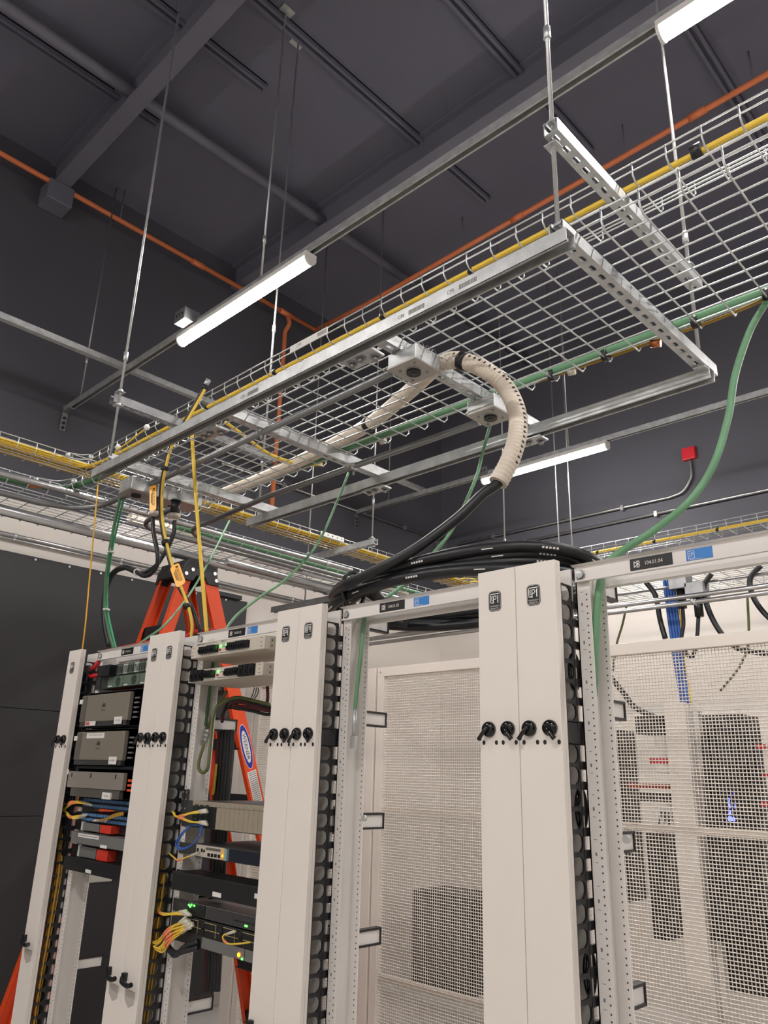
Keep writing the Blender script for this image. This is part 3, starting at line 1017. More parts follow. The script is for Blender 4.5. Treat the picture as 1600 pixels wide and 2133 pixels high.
def psu(label, yf, z0, z1, big):
    x0, x1 = -2.447, -2.018
    root = thing('power_distribution_unit', label, 'power panel', ((x0 + x1) / 2, yf + .1, z0), 'beige power panels')
    bx(root, 'case', x0, x1, yf, yf + .21, z0, z1, BEIGEM, .0015)
    ears(root, x0, x1, yf, z0 + .003, z1 - .003, BEIGEM, -2.47, -1.937)
    W, H = x1 - x0, z1 - z0
    def blk(u0, u1, n, tall=False):
        m = MB()
        a, b = (.06, .95) if tall else (.24, .80)
        for k in range(n):
            p, q = u0 + (u1 - u0) * k / n, u0 + (u1 - u0) * (k + .86) / n
            m.box(x0 + W * p, x0 + W * q, yf - .010, yf, z0 + H * a, z0 + H * b)
            m.box(x0 + W * (p + .25 * (q - p)), x0 + W * (p + .75 * (q - p)), yf - .015, yf - .01, z0 + H * (a + .25 * (b - a)), z0 + H * (a + .6 * (b - a)))
        m.box(x0 + W * u0, x0 + W * u1, yf - .004, yf, z0 + H * a, z0 + H * b)
        m.build('breaker_block', BLACKP, root)
        m = MB()
        for k in range(n):
            c = u0 + (u1 - u0) * (k + .5) / n
            m.box(x0 + W * c - .003, x0 + W * c + .003, yf - .0015, yf, z0 + H * (a - .1), z0 + H * (a - .02))
        if not tall:
            m.build('breaker_tags', STICKW, root)
    if big:
        blk(.05, .225, 3, True); blk(.24, .385, 5); blk(.535, .70, 6); blk(.717, .91, 3, True)
    else:
        blk(.14, .395, 8); blk(.535, .81, 9)
    for u in (.425, .505) if not big else (.425,):
        MB().cyl((x0 + W * u, yf - .002, z0 + H * .68), (x0 + W * u, yf, z0 + H * .68), .0045, 10).build('status_light', GLED, root)
    for u in (.41, .50):
        bx(root, 'rocker_switch', x0 + W * u, x0 + W * (u + .022), yf - .004, yf, z0 + H * .33, z0 + H * .45, REDC)
    m = MB()
    for k in range(4):
        m.box(x0 + W * (.22 + .03 * k), x0 + W * (.24 + .03 * k), yf - .0006, yf, z0 + H * .86, z0 + H * .9)
        m.box(x0 + W * (.62 + .03 * k), x0 + W * (.64 + .03 * k), yf - .0006, yf, z0 + H * .86, z0 + H * .9)
    for u in (.02, .95):
        m.box(x0 + W * u, x0 + W * (u + .02), yf - .0006, yf, z0 + H * .82, z0 + H * .85).box(x0 + W * u, x0 + W * (u + .015), yf - .0006, yf, z0 + H * .5, z0 + H * .54).box(x0 + W * u, x0 + W * (u + .02), yf - .0006, yf, z0 + H * .2, z0 + H * .24)
    m.box(x0 + W * .445, x0 + W * .49, yf - .0006, yf, z0 + H * .6, z0 + H * .63).box(x0 + W * .42, x0 + W * .53, yf - .0006, yf, z0 + H * .14, z0 + H * .17)
    m.build('printed_marks', INKK, root)
    for yy in (yf + .03, yf + .03):
        pass
    m = MB()
    for q in (.3, .7):
        m.cyl((x1, yf + .03, z0 + H * q), (x1 + .001, yf + .03, z0 + H * q), .0025, 8)
    m.build('side_screws', BLACKM, root)
    return root


psu('upper beige power panel with two rows of small black breakers in the ladder rack', 1.532, rk(.2475, 1.532), rk(.2765, 1.532), False)
psu('lower beige power panel with large black breaker blocks in the ladder rack', 1.532, rk(.192, 1.532), rk(.2195, 1.532), True)

# modular chassis, rack 2
Yc = 1.585 - .012
root = thing('modular_chassis', 'taupe chassis of blank vertical cards with white fibre plugs at left', 'network chassis', (-2.2, Yc + .1, rk(-.115, Yc)))
z0, z1 = rk(-.1155, Yc), rk(-.062, Yc)
bx(root, 'case', -2.40, -1.96, Yc + .006, Yc + .26, z0, z1, DGREY, .001)
ears(root, -2.40, -1.96, Yc, z0, z1, DGREY, -2.47, -1.937)
bx(root, 'connector_card', -2.398, -2.262, Yc, Yc + .006, z0 + .004, z1 - .01, BLACKM)
m = MB()
for k in range(3):
    for j in range(5):
        m.box(-2.385 + k * .03, -2.365 + k * .03, Yc - .002, Yc, z0 + .01 + j * .0135, z0 + .0195 + j * .0135)
m.build('port_row', mat('dark_port', (40, 52, 48), .4), root)
n_ = 12
for k in range(n_):
    a = -2.258 + k * .0248
    bx(root, 'blank_card', a, a + .0238, Yc - .001, Yc + .006, z0 + .003, z1 - .016, TAUPE)
m = MB()
for k in range(16):
    a = -2.37 + k * .0258
    m.cyl((a, Yc - .003, z1 - .009), (a, Yc, z1 - .009), .0028, 6)
m.build('card_screws', WIRE, root)
bx(root, 'top_strip', -2.40, -1.96, Yc - .001, Yc + .006, z1 - .015, z1, TAUPE)
for x in (-2.4745, -2.4475):
    pass
root = thing('mounting_bracket', 'black slotted bracket on the rack post left of the taupe chassis', 'bracket', (-2.466, YR - .006, 1.53))
m = MB().box(-2.484, -2.470, YR - .007, YR - .001, 1.53, 1.637).box(-2.464, -2.446, YR - .007, YR - .001, 1.53, 1.637).box(-2.470, -2.464, YR - .004, YR - .001, 1.53, 1.637)
m.build('plate', DGREY, root)
for z in (1.545, 1.575, 1.605, 1.628):
    for x in (-2.477, -2.455):
        MB().cyl((x, YR - .009, z), (x, YR - .007, z), .003, 8).build('screw', WIRE, root)

# switch, rack 2
Ys = 1.575
x0, x1 = -2.365, -1.96
z0, z1 = rk(-.169, Ys), rk(-.147, Ys)
root = thing('network_switch', 'slim beige switch with copper ports and orange panel in the ladder rack', 'network switch', ((x0 + x1) / 2, Ys + .1, z0))
bx(root, 'case', x0, x1, Ys + .003, Ys + .24, z0 - .003, z1 + .003, DGREY, .001)
ears(root, x0, x1, Ys, z0, z1, DGREY, -2.47, -1.937)
bx(root, 'faceplate', x0 + .006, x0 + .165, Ys, Ys + .003, z0, z1, BEIGEM)
m = MB()
for k in range(4):
    m.box(x0 + .075 + k * .019, x0 + .088 + k * .019, Ys - .0012, Ys, z0 + .004, z0 + .014)
m.box(x0 + .012, x0 + .022, Ys - .0012, Ys, z0 + .011, z0 + .024).box(x0 + .036, x0 + .045, Ys - .0012, Ys, z0 + .014, z0 + .024).box(x0 + .05, x0 + .058, Ys - .0012, Ys, z0 + .014, z0 + .022)
for k in range(26):
    m.box(x0 + .062 + k * .0032, x0 + .0635 + k * .0032, Ys - .0006, Ys, z0 + .022, z0 + .030)
m.build('port_row', BLACKP, root)
bx(root, 'orange_end', x0 + .148, x0 + .166, Ys - .0008, Ys + .003, z0, z1 - .002, ORGLBL)
MB().cyl((x0 + .158, Ys - .002, z0 + .012), (x0 + .158, Ys, z0 + .012), .003, 8).build('status_light', OLED, root)
bx(root, 'teal_lever', x0 + .176, x0 + .188, Ys - .008, Ys + .003, z0, z1, TEAL, .001)
bx(root, 'blank_module', x0 + .192, x1 - .01, Ys - .001, Ys + .003, z0 + .001, z1 - .001, NAVY)

# horizontal manager, rack 2
Yh = 1.545
root = thing('horizontal_cable_manager', 'wide black cable duct with white label in the ladder rack', 'cable duct', (-2.2, Yh + .03, rk(-.241, Yh)), 'black horizontal ducts')
z0, z1 = rk(-.241, Yh), rk(-.205, Yh)
bx(root, 'cover', -2.44, -1.95, Yh, Yh + .012, z0, z1, BLACKM, .003)
m = MB().box(-2.43, -1.96, Yh + .012, YR - .003, z0 + .004, z0 + .010)
for k in range(22):
    m.box(-2.43 + k * .0215, -2.4185 + k * .0215, Yh + .012, Yh + .10, z1 - .006, z1 - .001)
m.box(-2.43, -1.96, Yh + .1, Yh + .104, z0, z1 - .001)
m.build('slotted_top', BLACKM, root)
ears(root, -2.42, -1.96, Yh, z0, z1, BLACKM, -2.47, -1.937)
bx(root, 'label', -2.20, -2.155, Yh - .001, Yh, z0 + .006, z0 + .019, STICKW)
bx(root, 'label', -1.99, -1.965, Yh - .001, Yh, z0 + .024, z0 + .037, STICKW)

# servers, rack 2
Yv = 1.57
z0, z1 = rk(-.281, Yv), rk(-.257, Yv)
root = thing('rack_server', 'dark flat server with green lamps just under the black duct', 'server', (-2.15, Yv + .1, z0), 'dark servers')
bx(root, 'case', -2.37, -1.96, Yv + .004, Yv + .34, z0, z1, GREYM, .001)
ears(root, -2.37, -1.96, Yv, z0, z1, DGREY, -2.47, -1.937)
bx(root, 'dark_inlet', -2.366, -2.27, Yv, Yv + .004, z0 + .002, z1 - .002, BLACKM)
bx(root, 'bezel', -2.262, -2.12, Yv, Yv + .004, z0 + .002, z1 - .002, DGREY)
bx(root, 'bezel', -2.118, -1.965, Yv - .001, Yv + .004, z0 + .002, z1 - .002, DGREY)
for x, z in ((-2.36, z1 - .008), (-2.345, z1 - .006), (-2.33, z1 - .007), (-2.352, z1 - .012), (-2.055, z0 + .010), (-2.047, z0 + .010)):
    MB().cyl((x, Yv - .002, z), (x, Yv, z), .003, 8).build('status_light', GLED, root)
m = MB()
for k in range(5):
    m.box(-2.11 + k * .028, -2.09 + k * .028, Yv - .0022, Yv - .001, z0 + .016, z0 + .02)
m.build('vent_slots', BLACKM, root)
z0, z1 = rk(-.334, Yv), rk(-.284, Yv)
root = thing('rack_server', 'dark two-unit server with yellow striped bays and an orange lamp', 'server', (-2.15, Yv + .1, z0), 'dark servers')
bx(root, 'case', -2.37, -1.96, Yv + .004, Yv + .34, z0, z1, DGREY, .001)
ears(root, -2.37, -1.96, Yv, z0, z1, DGREY, -2.47, -1.937)
for k in range(4):
    for j in range(2):
        a = -2.36 + k * .098
        bx(root, 'drive_bay', a, a + .094, Yv - .001, Yv + .004, z0 + .036 + j * .021, z0 + .055 + j * .021, BLACKM)
m = MB()
for k in range(4):
    a = -2.36 + k * .098
    m.box(a, a + .06, Yv - .0016, Yv - .001, z1 - .005, z1 - .003).box(a + .004, a + .08, Yv - .0016, Yv - .001, z0 + .054, z0 + .056).box(a + .06, a + .062, Yv - .0016, Yv - .001, z0 + .038, z1 - .003)
m.build('yellow_edges', mat('dull_brass', (168, 156, 108), .4), root)
bx(root, 'drawer', -2.27, -2.05, Yv - .001, Yv + .004, z0 + .003, z0 + .033, GREYM)
bx(root, 'drawer', -2.046, -1.965, Yv - .001, Yv + .004, z0 + .003, z0 + .033, GREYM)
MB().cyl((-2.075, Yv - .003, z0 + .014), (-2.075, Yv - .001, z0 + .014), .0055, 10).build('status_light', OLED, root)
MB().cyl((-2.058, Yv - .003, z0 + .006), (-2.058, Yv - .001, z0 + .006), .003, 8).build('status_light', GLED, root)

# ------------- rack 1
Yp = 1.58
root = thing('power_shelf', 'dark shelf of three round fan modules at the top of the full rack', 'power shelf', (-2.98, Yp + .1, rk(.2, Yp)))
z0, z1, z2 = rk(.2, Yp), rk(.231, Yp), rk(.262, Yp)
bx(root, 'case', -3.21, -2.745, Yp + .004, Yp + .3, z0, z2, DGREY, .001)
ears(root, -3.21, -2.74, Yp, z0, z2, DGREY, -3.25, -2.713)
for k in range(3):
    a = -3.145 + k * .131
    f = MB().box(a, a + .127, Yp, Yp + .004, z0 + .002, z1 - .002).build('fan_module', GRNMOD, root, bevel=.001)
    m = MB()
    for j in range(7):
        zz = z0 + .008 + j * .0055
        hw = math.sqrt(max(0, .02 ** 2 - (zz - (z0 + z1) / 2) ** 2))
        m.box(a + .088 - hw, a + .088 + hw, Yp - .001, Yp, zz, zz + .003)
    m.build('round_grille', BLACKM, f)
    MB().box(a + .012, a + .04, Yp - .001, Yp, z0 + .005, z0 + .010).build('module_label', STICKW, f)
bx(root, 'terminal_cover', -3.19, -3.09, Yp - .03, Yp + .004, z1, z2 - .004, BLACKP, .002)
bx(root, 'label', -3.225, -3.197, Yp - .012, Yp - .002, z1 + .012, z1 + .03, STICKW)
for k in range(6):
    a = -3.06 + k * .045
    bx(root, 'terminal_block', a, a + .036, Yp - .006, Yp + .004, z1 + .004, z2 - .006, mat('pale_terminal', (176, 186, 176), .45) if k % 2 else GRNMOD)
m = MB()
for k in range(26):
    m.box(-3.058 + k * .01, -3.055 + k * .01, Yp - .0075, Yp - .006, z1 + .008, z2 - .012)
m.build('terminal_slots', BLACKM, root)


def splice(label, Yf, z0, z1, petals=True, lab=None):
    root = thing('splice_enclosure', label, 'splice enclosure', (-3.0, Yf + .1, z0), 'smoky grey splice boxes')
    bx(root, 'case', -3.226, -2.738, Yf + .02, Yf + .2, z0 - .011, z1 + .011, BLACKM, .002)  # taller than the cover, its black stands in for shadow in the gaps
    bx(root, 'mounting_flange', -3.25, -2.712, Yf + .02, YR - .003, z0 - .010, z1 + .010, BLACKM, .002)
    bx(root, 'front_cover', -3.25, -2.85, Yf, Yf + .02, z0 + .012, z1, SMOKE, .004)
    bx(root, 'cover_side_panel', -3.248, -3.20, Yf - .0006, Yf + .002, z0 + .014, z1 - .004, SMOKED)
    m = MB()
    for k in range(5):
        m.box(-2.83, -2.80, Yf + .012, Yf + .02, z0 + .02 + k * (z1 - z0 - .03) / 5, z0 + .026 + k * (z1 - z0 - .03) / 5)
    m.build('side_slots', GREYM, root)
    zc_ = (z0 + z1) / 2 + .006
    if petals:
        m = MB()
        for k in range(8):
            a = math.radians(-70 + k * 20 + 70 - 70 + 90)
            a = math.radians(20 + k * 20)
            c = Vector((-3.05, Yf - .0008, zc_))
            d = Vector((math.cos(a), 0, math.sin(a)))
            s = Vector((-d.z, 0, d.x))
            q = [c + d * .003, c + d * .013 + s * .0028, c + d * .019, c + d * .013 - s * .0028]
            q2 = [v + Vector((0, .0008, 0)) for v in q]
            m.add(q + q2, [(0, 1, 2, 3), (7, 6, 5, 4), (0, 4, 5, 1), (1, 5, 6, 2), (2, 6, 7, 3), (3, 7, 4, 0)])
        m.text('HUAWEI', .0055, (-3.05, Yf - .0006, zc_ - .011), (1, 0, 0), (0, 0, 1), 0, .034)
        m.build('petal_emblem', mat('dark_emblem', (70, 66, 62), .5), root)
    bx(root, 'white_label', -3.265, -3.238, Yf - .003, Yf, z1 - .034, z1 - .016, STICKW)
    MB().box(-2.945, -2.885, Yf - .002, Yf, z0 - .002, z0 + .026, 0).text('arvig', .011, (-2.915, Yf - .0024, z0 + .012), (1, 0, 0), (0, 0, 1), 1, .034).build('white_label', [STICKW, INKG], root)
    if lab == 'red':
        bx(root, 'red_white_label', -3.19, -3.10, Yf - .001, Yf, z0 - .004, z0 + .014, STICKW)
        bx(root, 'red_patch', -3.187, -3.15, Yf - .0016, Yf - .001, z0 - .001, z0 + .011, mat('pale_red_ink', (200, 96, 96), .5))
    if lab == 'strip':
        bx(root, 'label_strip', -3.16, -3.01, Yf - .001, Yf, z1 - .026, z1 - .006, STICKW)
        m = MB()
        for k in range(9):
            m.box(-3.14 + k * .013, -3.131 + k * .013, Yf - .0014, Yf - .001, z1 - .015, z1 - .012)
        m.build('printed_marks', INKG, root)
    bx(root, 'latch_bar', -3.25, -2.86, Yf + .004, Yf + .02, z0 - .006, z0 + .012, DGREY)
    return root


splice('upper smoky grey splice box with emblem and red white label', 1.53, rk(.108, 1.53), rk(.187, 1.53), True, 'red')
splice('lower smoky grey splice box with a long white label strip', 1.53, rk(.010, 1.53), rk(.090, 1.53), True, 'strip')
root = thing('splice_enclosure', 'shallow grey flip-front fibre shelf under the two splice boxes', 'splice enclosure', (-3.0, 1.62, rk(-.072, 1.53)), 'smoky grey splice boxes')
Yf = 1.525
z0, z1 = rk(-.052, Yf), rk(-.011, Yf)
bx(root, 'case', -3.222, -2.742, Yf + .02, Yf + .2, rk(-.072, Yf), rk(.006, 1.53) - .012, BLACKM, .002)
bx(root, 'mounting_flange', -3.25, -2.712, Yf + .02, YR - .003, rk(-.072, Yf), rk(.006, 1.53) - .004, BLACKM, .002)
bx(root, 'front_cover', -3.265, -2.81, Yf, Yf + .018, z0, z1, mat('grey_flip_cover', (134, 128, 120), .4), .003)
bx(root, 'lower_lip', -3.23, -2.83, Yf + .004, Yf + .02, rk(-.073, Yf), z0 - .001, SMOKED)
m = MB()
for x in (-3.235, -3.07, -2.87):
    m.box(x, x + .008, Yf - .001, Yf, z1 - .022, z1 - .006)
m.build('cover_slots', BLACKM, root)
bx(root, 'white_label', -3.288, -3.262, Yf - .003, Yf, z1 - .012, z1 + .006, STICKW)
MB().box(-2.95, -2.885, Yf - .002, Yf + .004, z0 - .034, z0 - .010, 0).text('arvig', .010, (-2.917, Yf - .0024, z0 - .022), (1, 0, 0), (0, 0, 1), 1, .034).build('white_label', [STICKW, INKG], root)
for k in range(3):
    bx(root, 'orange_window', -2.80, -2.755, Yf + .016, Yf + .02, z1 - .03 - k * .017, z1 - .022 - k * .017, mat('orange_red_window', (220, 80, 50), .4))


def patch(label, Yf, z0, z1):
    root = thing('fibre_patch_bay', label, 'patch panel', (-2.96, Yf + .05, z0), 'blue fibre patch panels')
    bx(root, 'case', -3.21, -2.73, Yf + .004, Yf + .18, z0, z1, BLACKM, .001)
    ears(root, -3.21, -2.73, Yf, z0, z1, BLACKM, -3.25, -2.713)
    m = MB()
    for k in range(36):
        for j in range(2):
            a = -3.19 + k * .0125
            m.box(a, a + .0065, Yf - .004, Yf + .004, z0 + .005 + j * (z1 - z0) * .5, z0 + .005 + j * (z1 - z0) * .5 + .010)
    m.build('fibre_ports', PORTB, root)
    return root


patch('upper blue fibre patch panel with orange yellow leads at left', 1.575, rk(-.098, 1.575), rk(-.073, 1.575))
patch('lower blue fibre patch panel with white leads plugged along it', 1.575, rk(-.131, 1.575), rk(-.109, 1.575))
for (zt, zb, lab) in ((-.132, -.153, 'grey module beside a red block under the lower patch panel'), (-.187, -.214, 'grey module beside a red block above the black duct')):
    Yf = 1.57
    root = thing('shelf_module', lab, 'module', (-3.03, Yf + .08, rk(zb, Yf)), 'grey and red modules')
    bx(root, 'case', -3.21, -2.74, Yf + .03, Yf + .2, rk(zb, Yf), rk(zt, Yf), BLACKM)
    bx(root, 'grey_block', -3.165, -3.03, Yf, Yf + .04, rk(zb, Yf) + .002, rk(zt, Yf) - .002, GREYM, .002)
    bx(root, 'red_block', -3.01, -2.925, Yf - .006, Yf + .04, rk(zb, Yf) + .002, rk(zt, Yf) - .002, REDBLK, .002)
    bx(root, 'white_bracket', -3.20, -3.172, Yf + .01, Yf + .04, rk(zb, Yf), rk(zt, Yf), WHITE2)
    ears(root, -3.2, -2.745, Yf, rk(zb, Yf), rk(zt, Yf), BLACKM, -3.25, -2.713)
Yf = 1.55
root = thing('splice_tray', 'grey sliding tray with a white label strip between the red blocks', 'tray', (-3.0, Yf + .08, rk(-.184, Yf)))
bx(root, 'tray', -3.21, -2.73, Yf, Yf + .2, rk(-.184, Yf), rk(-.158, Yf), GREYM, .002)
ears(root, -3.2, -2.74, Yf, rk(-.184, Yf), rk(-.158, Yf), GREYM, -3.25, -2.713)
bx(root, 'label_strip', -3.15, -2.98, Yf - .001, Yf, rk(-.168, Yf), rk(-.1595, Yf), STICKW)
bx(root, 'label_strip', -2.96, -2.91, Yf - .001, Yf, rk(-.185, Yf), rk(-.178, Yf), STICKW)
m = MB()
for k in range(12):
    m.box(-3.14 + k * .013, -3.131 + k * .013, Yf - .0014, Yf - .001, rk(-.1645, Yf), rk(-.1625, Yf))
m.build('printed_marks', INKG, root)
Yh = 1.545
root = thing('horizontal_cable_manager', 'wide black cable duct with small white label in the full rack', 'cable duct', (-2.98, Yh + .03, rk(-.248, Yh)), 'black horizontal ducts')
z0, z1 = rk(-.248, Yh), rk(-.217, Yh)
bx(root, 'cover', -3.235, -2.73, Yh, Yh + .012, z0, z1, BLACKM, .003)
m = MB().box(-3.22, -2.74, Yh + .012, YR - .003, z0 + .004, z0 + .010)
for k in range(22):
    m.box(-3.22 + k * .0215, -3.2085 + k * .0215, Yh + .012, Yh + .10, z1 - .006, z1 - .001)
m.build('slotted_top', BLACKM, root)
ears(root, -3.21, -2.75, Yh, z0, z1, BLACKM, -3.25, -2.713)
bx(root, 'label', -3.04, -2.995, Yh - .001, Yh, z0 + .004, z0 + .016, STICKW)
# ---------------------------------------------------------------- step ladder
root = thing('step_ladder', 'tall orange fiberglass step ladder with black top behind the racks', 'ladder', (-3.9, 2.4, FLOOR))
CX0, CX1, CY0, CY1, CZ = -4.07, -3.815, 2.31, 2.46, 2.855


def rail(name, top, foot, inward, w, m=LADDER, fl=.03):
    top, foot = Vector(top), Vector(foot)
    d = (foot - top)
    L = d.length / 2
    d.normalize()
    ax = Vector((inward, 0, 0))
    v = d.cross(ax).normalized()
    ax = v.cross(d).normalized()
    if ax.x * inward < 0:
        ax = -ax
    c = (top + foot) / 2
    mb = MB()
    mb.obox(c, d * L, v * (w / 2), ax * .002)
    for s in (-1, 1):
        mb.obox(c + v * (s * (w / 2 - .002)) + ax * (fl / 2), d * L, ax * (fl / 2), v * .002)
    o = mb.build(name, m, root)
    return o, d, v, ax


zt = CZ - .09
SP, SL, SR, FS, RS = .135, .195, .20, .95, .58
fr, dF, vF, aF = rail('front_rail', (CX1, CY1 + .0, zt), (CX1 + SP, CY1 + FS, FLOOR), -1, .086)
rail('front_rail', (CX0, CY1 + .0, zt), (CX0 - SL, CY1 + FS, FLOOR), 1, .086)
rail('rear_rail', (CX1 - .006, CY0 - .0, zt), (CX1 - .11, CY0 - RS, FLOOR), -1, .068)
rail('rear_rail', (CX0 + .006, CY0 - .0, zt), (CX0 - SR, CY0 - RS, FLOOR), 1, .068)
mb = MB()
poly = [(CY0 - .05, CZ - .125), (CY0 - .04, CZ - .05), (CY0 - .01, CZ - .004), (CY0 + .05, CZ), (CY1 - .06, CZ - .014), (CY1 - .02, CZ - .004), (CY1 + .03, CZ - .02), (CY1 + .06, CZ - .125), (CY1 - .02, CZ - .125), (CY1 - .04, CZ - .09), (CY0 + .05, CZ - .09), (CY0 + .03, CZ - .125)]
mb.prism([p for p in poly], 'yz', CX0 - .015, CX0 + .012)
mb.prism([p for p in poly], 'yz', CX1 - .012, CX1 + .015)
mb.box(CX0, CX1, CY0 - .03, CY1 + .05, CZ - .055, CZ - .008)
mb.box(CX0, CX1, CY0 - .045, CY0 - .02, CZ - .10, CZ - .045).box(CX0, CX1, CY1 + .03, CY1 + .045, CZ - .10, CZ - .045)
mb.build('top_cap', LADCAP, root, bevel=.004)
for y, z in ((CY0 + .02, CZ - .06), (CY1 + .02, CZ - .055), (CY1 + .035, CZ - .095), (CY0 - .02, CZ - .09)):
    MB().cyl((CX1 + .014, y, z), (CX1 + .02, y, z), .011, 10).build('rivet', WIRE, root)
for k in range(1, 9):
    t = (k * .305) / (zt - FLOOR)
    zz = zt - k * .305
    y = CY1 + FS * t
    MB().box(CX0 - SL * t + .004, CX1 + SP * t - .004, y - .038, y + .038, zz - .03, zz + .03).build('step', LADCAP, root, bevel=.004)
for k in (1, 3, 5, 7):
    t = (k * .33) / (zt - FLOOR)
    zz = zt - k * .33
    y = CY0 - RS * t
    MB().box(CX0 - SR * t + .012, CX1 - .11 * t - .012, y - .02, y + .01, zz - .035, zz + .035).build('rear_brace', LADCAP, root, bevel=.003)
# oval maker's decal and instruction sheet on the outer face of the right front rail
def onrail(t, u, lift=.0026):
    top = Vector((CX1, CY1, zt))
    foot = Vector((CX1 + SP, CY1 + FS, FLOOR))
    return top + (foot - top) * t + vF * u - aF * lift


mb = MB()
u_, d_ = vF, -dF
def oval(a, b, c, lift, mi):
    pts = [c + dF * (a * math.cos(2 * math.pi * k / 36)) + vF * (b * math.sin(2 * math.pi * k / 36)) for k in range(36)]
    n = len(mb.v)
    mb.add([p - aF * (lift - .0004) for p in pts] + [p - aF * lift for p in pts], [tuple(range(36)), tuple(reversed(range(36, 72)))] + [(k, (k + 1) % 36, 36 + (k + 1) % 36, 36 + k) for k in range(36)], mi)


cdec = onrail(.342, 0, 0)
sgn = 1 if vF.y > 0 else -1
oval(.128, .035, cdec, .0026, 0)
oval(.124, .0325, cdec, .0030, 1)
oval(.092, .022, cdec, .0034, 0)
mb.text('WERNER', .022, cdec - aF * .0042, dF, -vF * (-sgn if False else 1) if False else (aF * -1).cross(dF), 2, .150)
mb.build('oval_decal', [INKW, BLUED, INKK], root)
mb = MB()
c0 = onrail(.425, 0, .003)
mb.obox(c0, dF * .10, vF * .031, aF * .0005, 0)
for k in range(17):
    mb.obox(c0 - aF * .0008 + dF * (-.09 + k * .0112), dF * .0018, vF * .025, aF * .0003, 1)
mb.build('instruction_sheet', [STICKW, INKG], root)


# ---------------------------------------------------------------- cables
def path(*p):
    return [aY(x, y, Y) for x, y, Y in p]


def wraps(o, pts, r, m=BLACKP, name='cable_tie', L=.009):
    for p, d in pts:
        p, d = Vector(p), Vector(d).normalized()
        MB().tube([p - d * L, p + d * L], r, 10).build(name, m, o)


zy = ZN + .012
o = cable('data_cable', 'thick yellow cable lying in the narrow tray over the racks', [(-4.2, 1.70, zy), (-4.05, 1.78, zy), (-3.4, 1.785, zy), (-2.0, 1.79, zy), (-.9, 1.785, zy), (.75, 1.79, zy)], .0095, YELLOW, 'cable', k=4)
wraps(o, [((x, 1.787, zy), (1, 0, 0)) for x in (-2.95, -2.43, -1.78, -1.36)], .013, name='velcro_tie')
wraps(o, [((-.575, 1.785, zy + .003), (1, 0, 0))], .023, name='velcro_tie', L=.014)
for i, (yy, rr, mm, lab) in enumerate(((1.815, .006, YELLOWD, 'second thinner yellow cable beside the thick one in the narrow tray'), (1.84, .008, RUBBER, 'black cable in the narrow tray beside the yellow ones'))):
    cable('data_cable', lab, [(-4.2, 1.72 + i * .02, zy - .003), (-4.0, yy, zy - .003), (-3.0, yy, zy - .003), (-2.35, yy + .01, zy - .003)], rr, mm, 'cable')
for k in range(9):
    x = -4.295 + k * .018
    z = ZN + .009 + (k % 3) * .009
    cable('data_cable', 'yellow cable in the crowded narrow tray along the left wall', [(x, -.2, z), (x + .006 * math.sin(k), 1.0, z), (x - .004, 2.4, z + .003), (x, 4.4, z), (x + .004 * math.cos(k * 2), 5.6, z)], .0075, YELLOW if k % 3 else YELLOWD, 'cable', 'yellow cables in the left wall tray', k=4)
for k in range(4):
    y0 = 5.0 + .12 * k
    cable('data_cable', 'yellow cable curling out of the left tray near the far row', [(-4.28, y0, ZN + .02), (-4.15, y0 + .12, ZN + .035), (-3.98, y0 + .16, ZN + .02), (-3.85, 5.14 + .02 * k, ZN + .012), (-3.4, 5.15 + .02 * k, ZN + .012)], .0075, YELLOW, 'cable', 'curling yellow cables')
o = cable('data_cable', 'single yellow cable in the far narrow tray under the red box', [(-3.9, 5.15, ZN + .013), (-2.0, 5.155, ZN + .013), (.4, 5.15, ZN + .013)], .0125, YELLOW, 'cable')
wraps(o, [((x, 5.152, ZN + .013), (1, 0, 0)) for x in (-2.75, -2.3, -1.85, -1.5)], .016, name='velcro_tie')
# green in the wide tray
zg = ZWD + .02
o = cable('ground_cable', 'thick green ground cable along the far edge of the wide tray', [(-3.0, 2.065, zg), (-2.0, 2.06, zg), (-1.0, 2.068, zg), (-.2, 2.065, zg), (.75, 2.06, zg)], .0145, GREEN, 'cable', k=5)
wraps(o, [((x, 2.066, zg - .012), (1, 0, 0)) for x in (-1.23, -1.03, -.735, -.53)], .021, name='velcro_tie')
for x in (-1.165, -2.05):
    MB().tube([(x - .012, 2.08, zg - .014), (x + .012, 2.085, zg - .014)], .014, 8).build('ivory_clamp', CONN, o)
MB().tube([(-.885, 2.085, zg - .02), (-.855, 2.09, zg - .026)], .013, 6).build('copper_clamp', COPPER, o)
cable('data_cable', 'thin yellow cable twisted beside the green one in the wide tray', [(-1.3, 2.092, zg), (-.9, 2.095, zg - .008), (-.6, 2.09, zg - .012), (-.2, 2.075, zg + .02), (.75, 2.09, zg)], .005, YELLOWD, 'cable')
o = cable('ground_cable', 'thick green ground cable curving off the left wall tray', [(-3.84, -.2, zg + .02), (-3.845, .8, zg + .02), (-3.85, 1.28, zg + .02), (-3.79, 1.45, zg + .018), (-3.62, 1.525, zg + .012), (-3.3, 1.53, zg), (-3.0, 1.53, zg)], .015, GREEND, 'cable')
MB().tube([(-3.83, 1.36, zg + .02), (-3.80, 1.41, zg + .02)], .02, 8).build('copper_clamp', COPPER, o)
for k, (x, r) in enumerate(((-3.70, .013), (-3.735, .010))):
    cable('ground_cable', ('thick', 'thin')[k] + ' green cable running deeper along the left wall tray past the racks', [(x - .1, 2.2, zg), (x - .12, 3.2, zg + .005), (x - .11, 4.4, zg), (x - .05, 5.0, zg), (x + .4, 5.2, zg)], r, GREEN, 'cable')
cable('flexible_tube', 'second beige corrugated tube lying in the left wall tray', [(-3.90, 1.95, zg + .01), (-3.93, 2.6, zg + .01), (-3.94, 3.6, zg + .01), (-3.93, 4.3, zg + .01)], .028, BEIGE, 'tube', n=10)

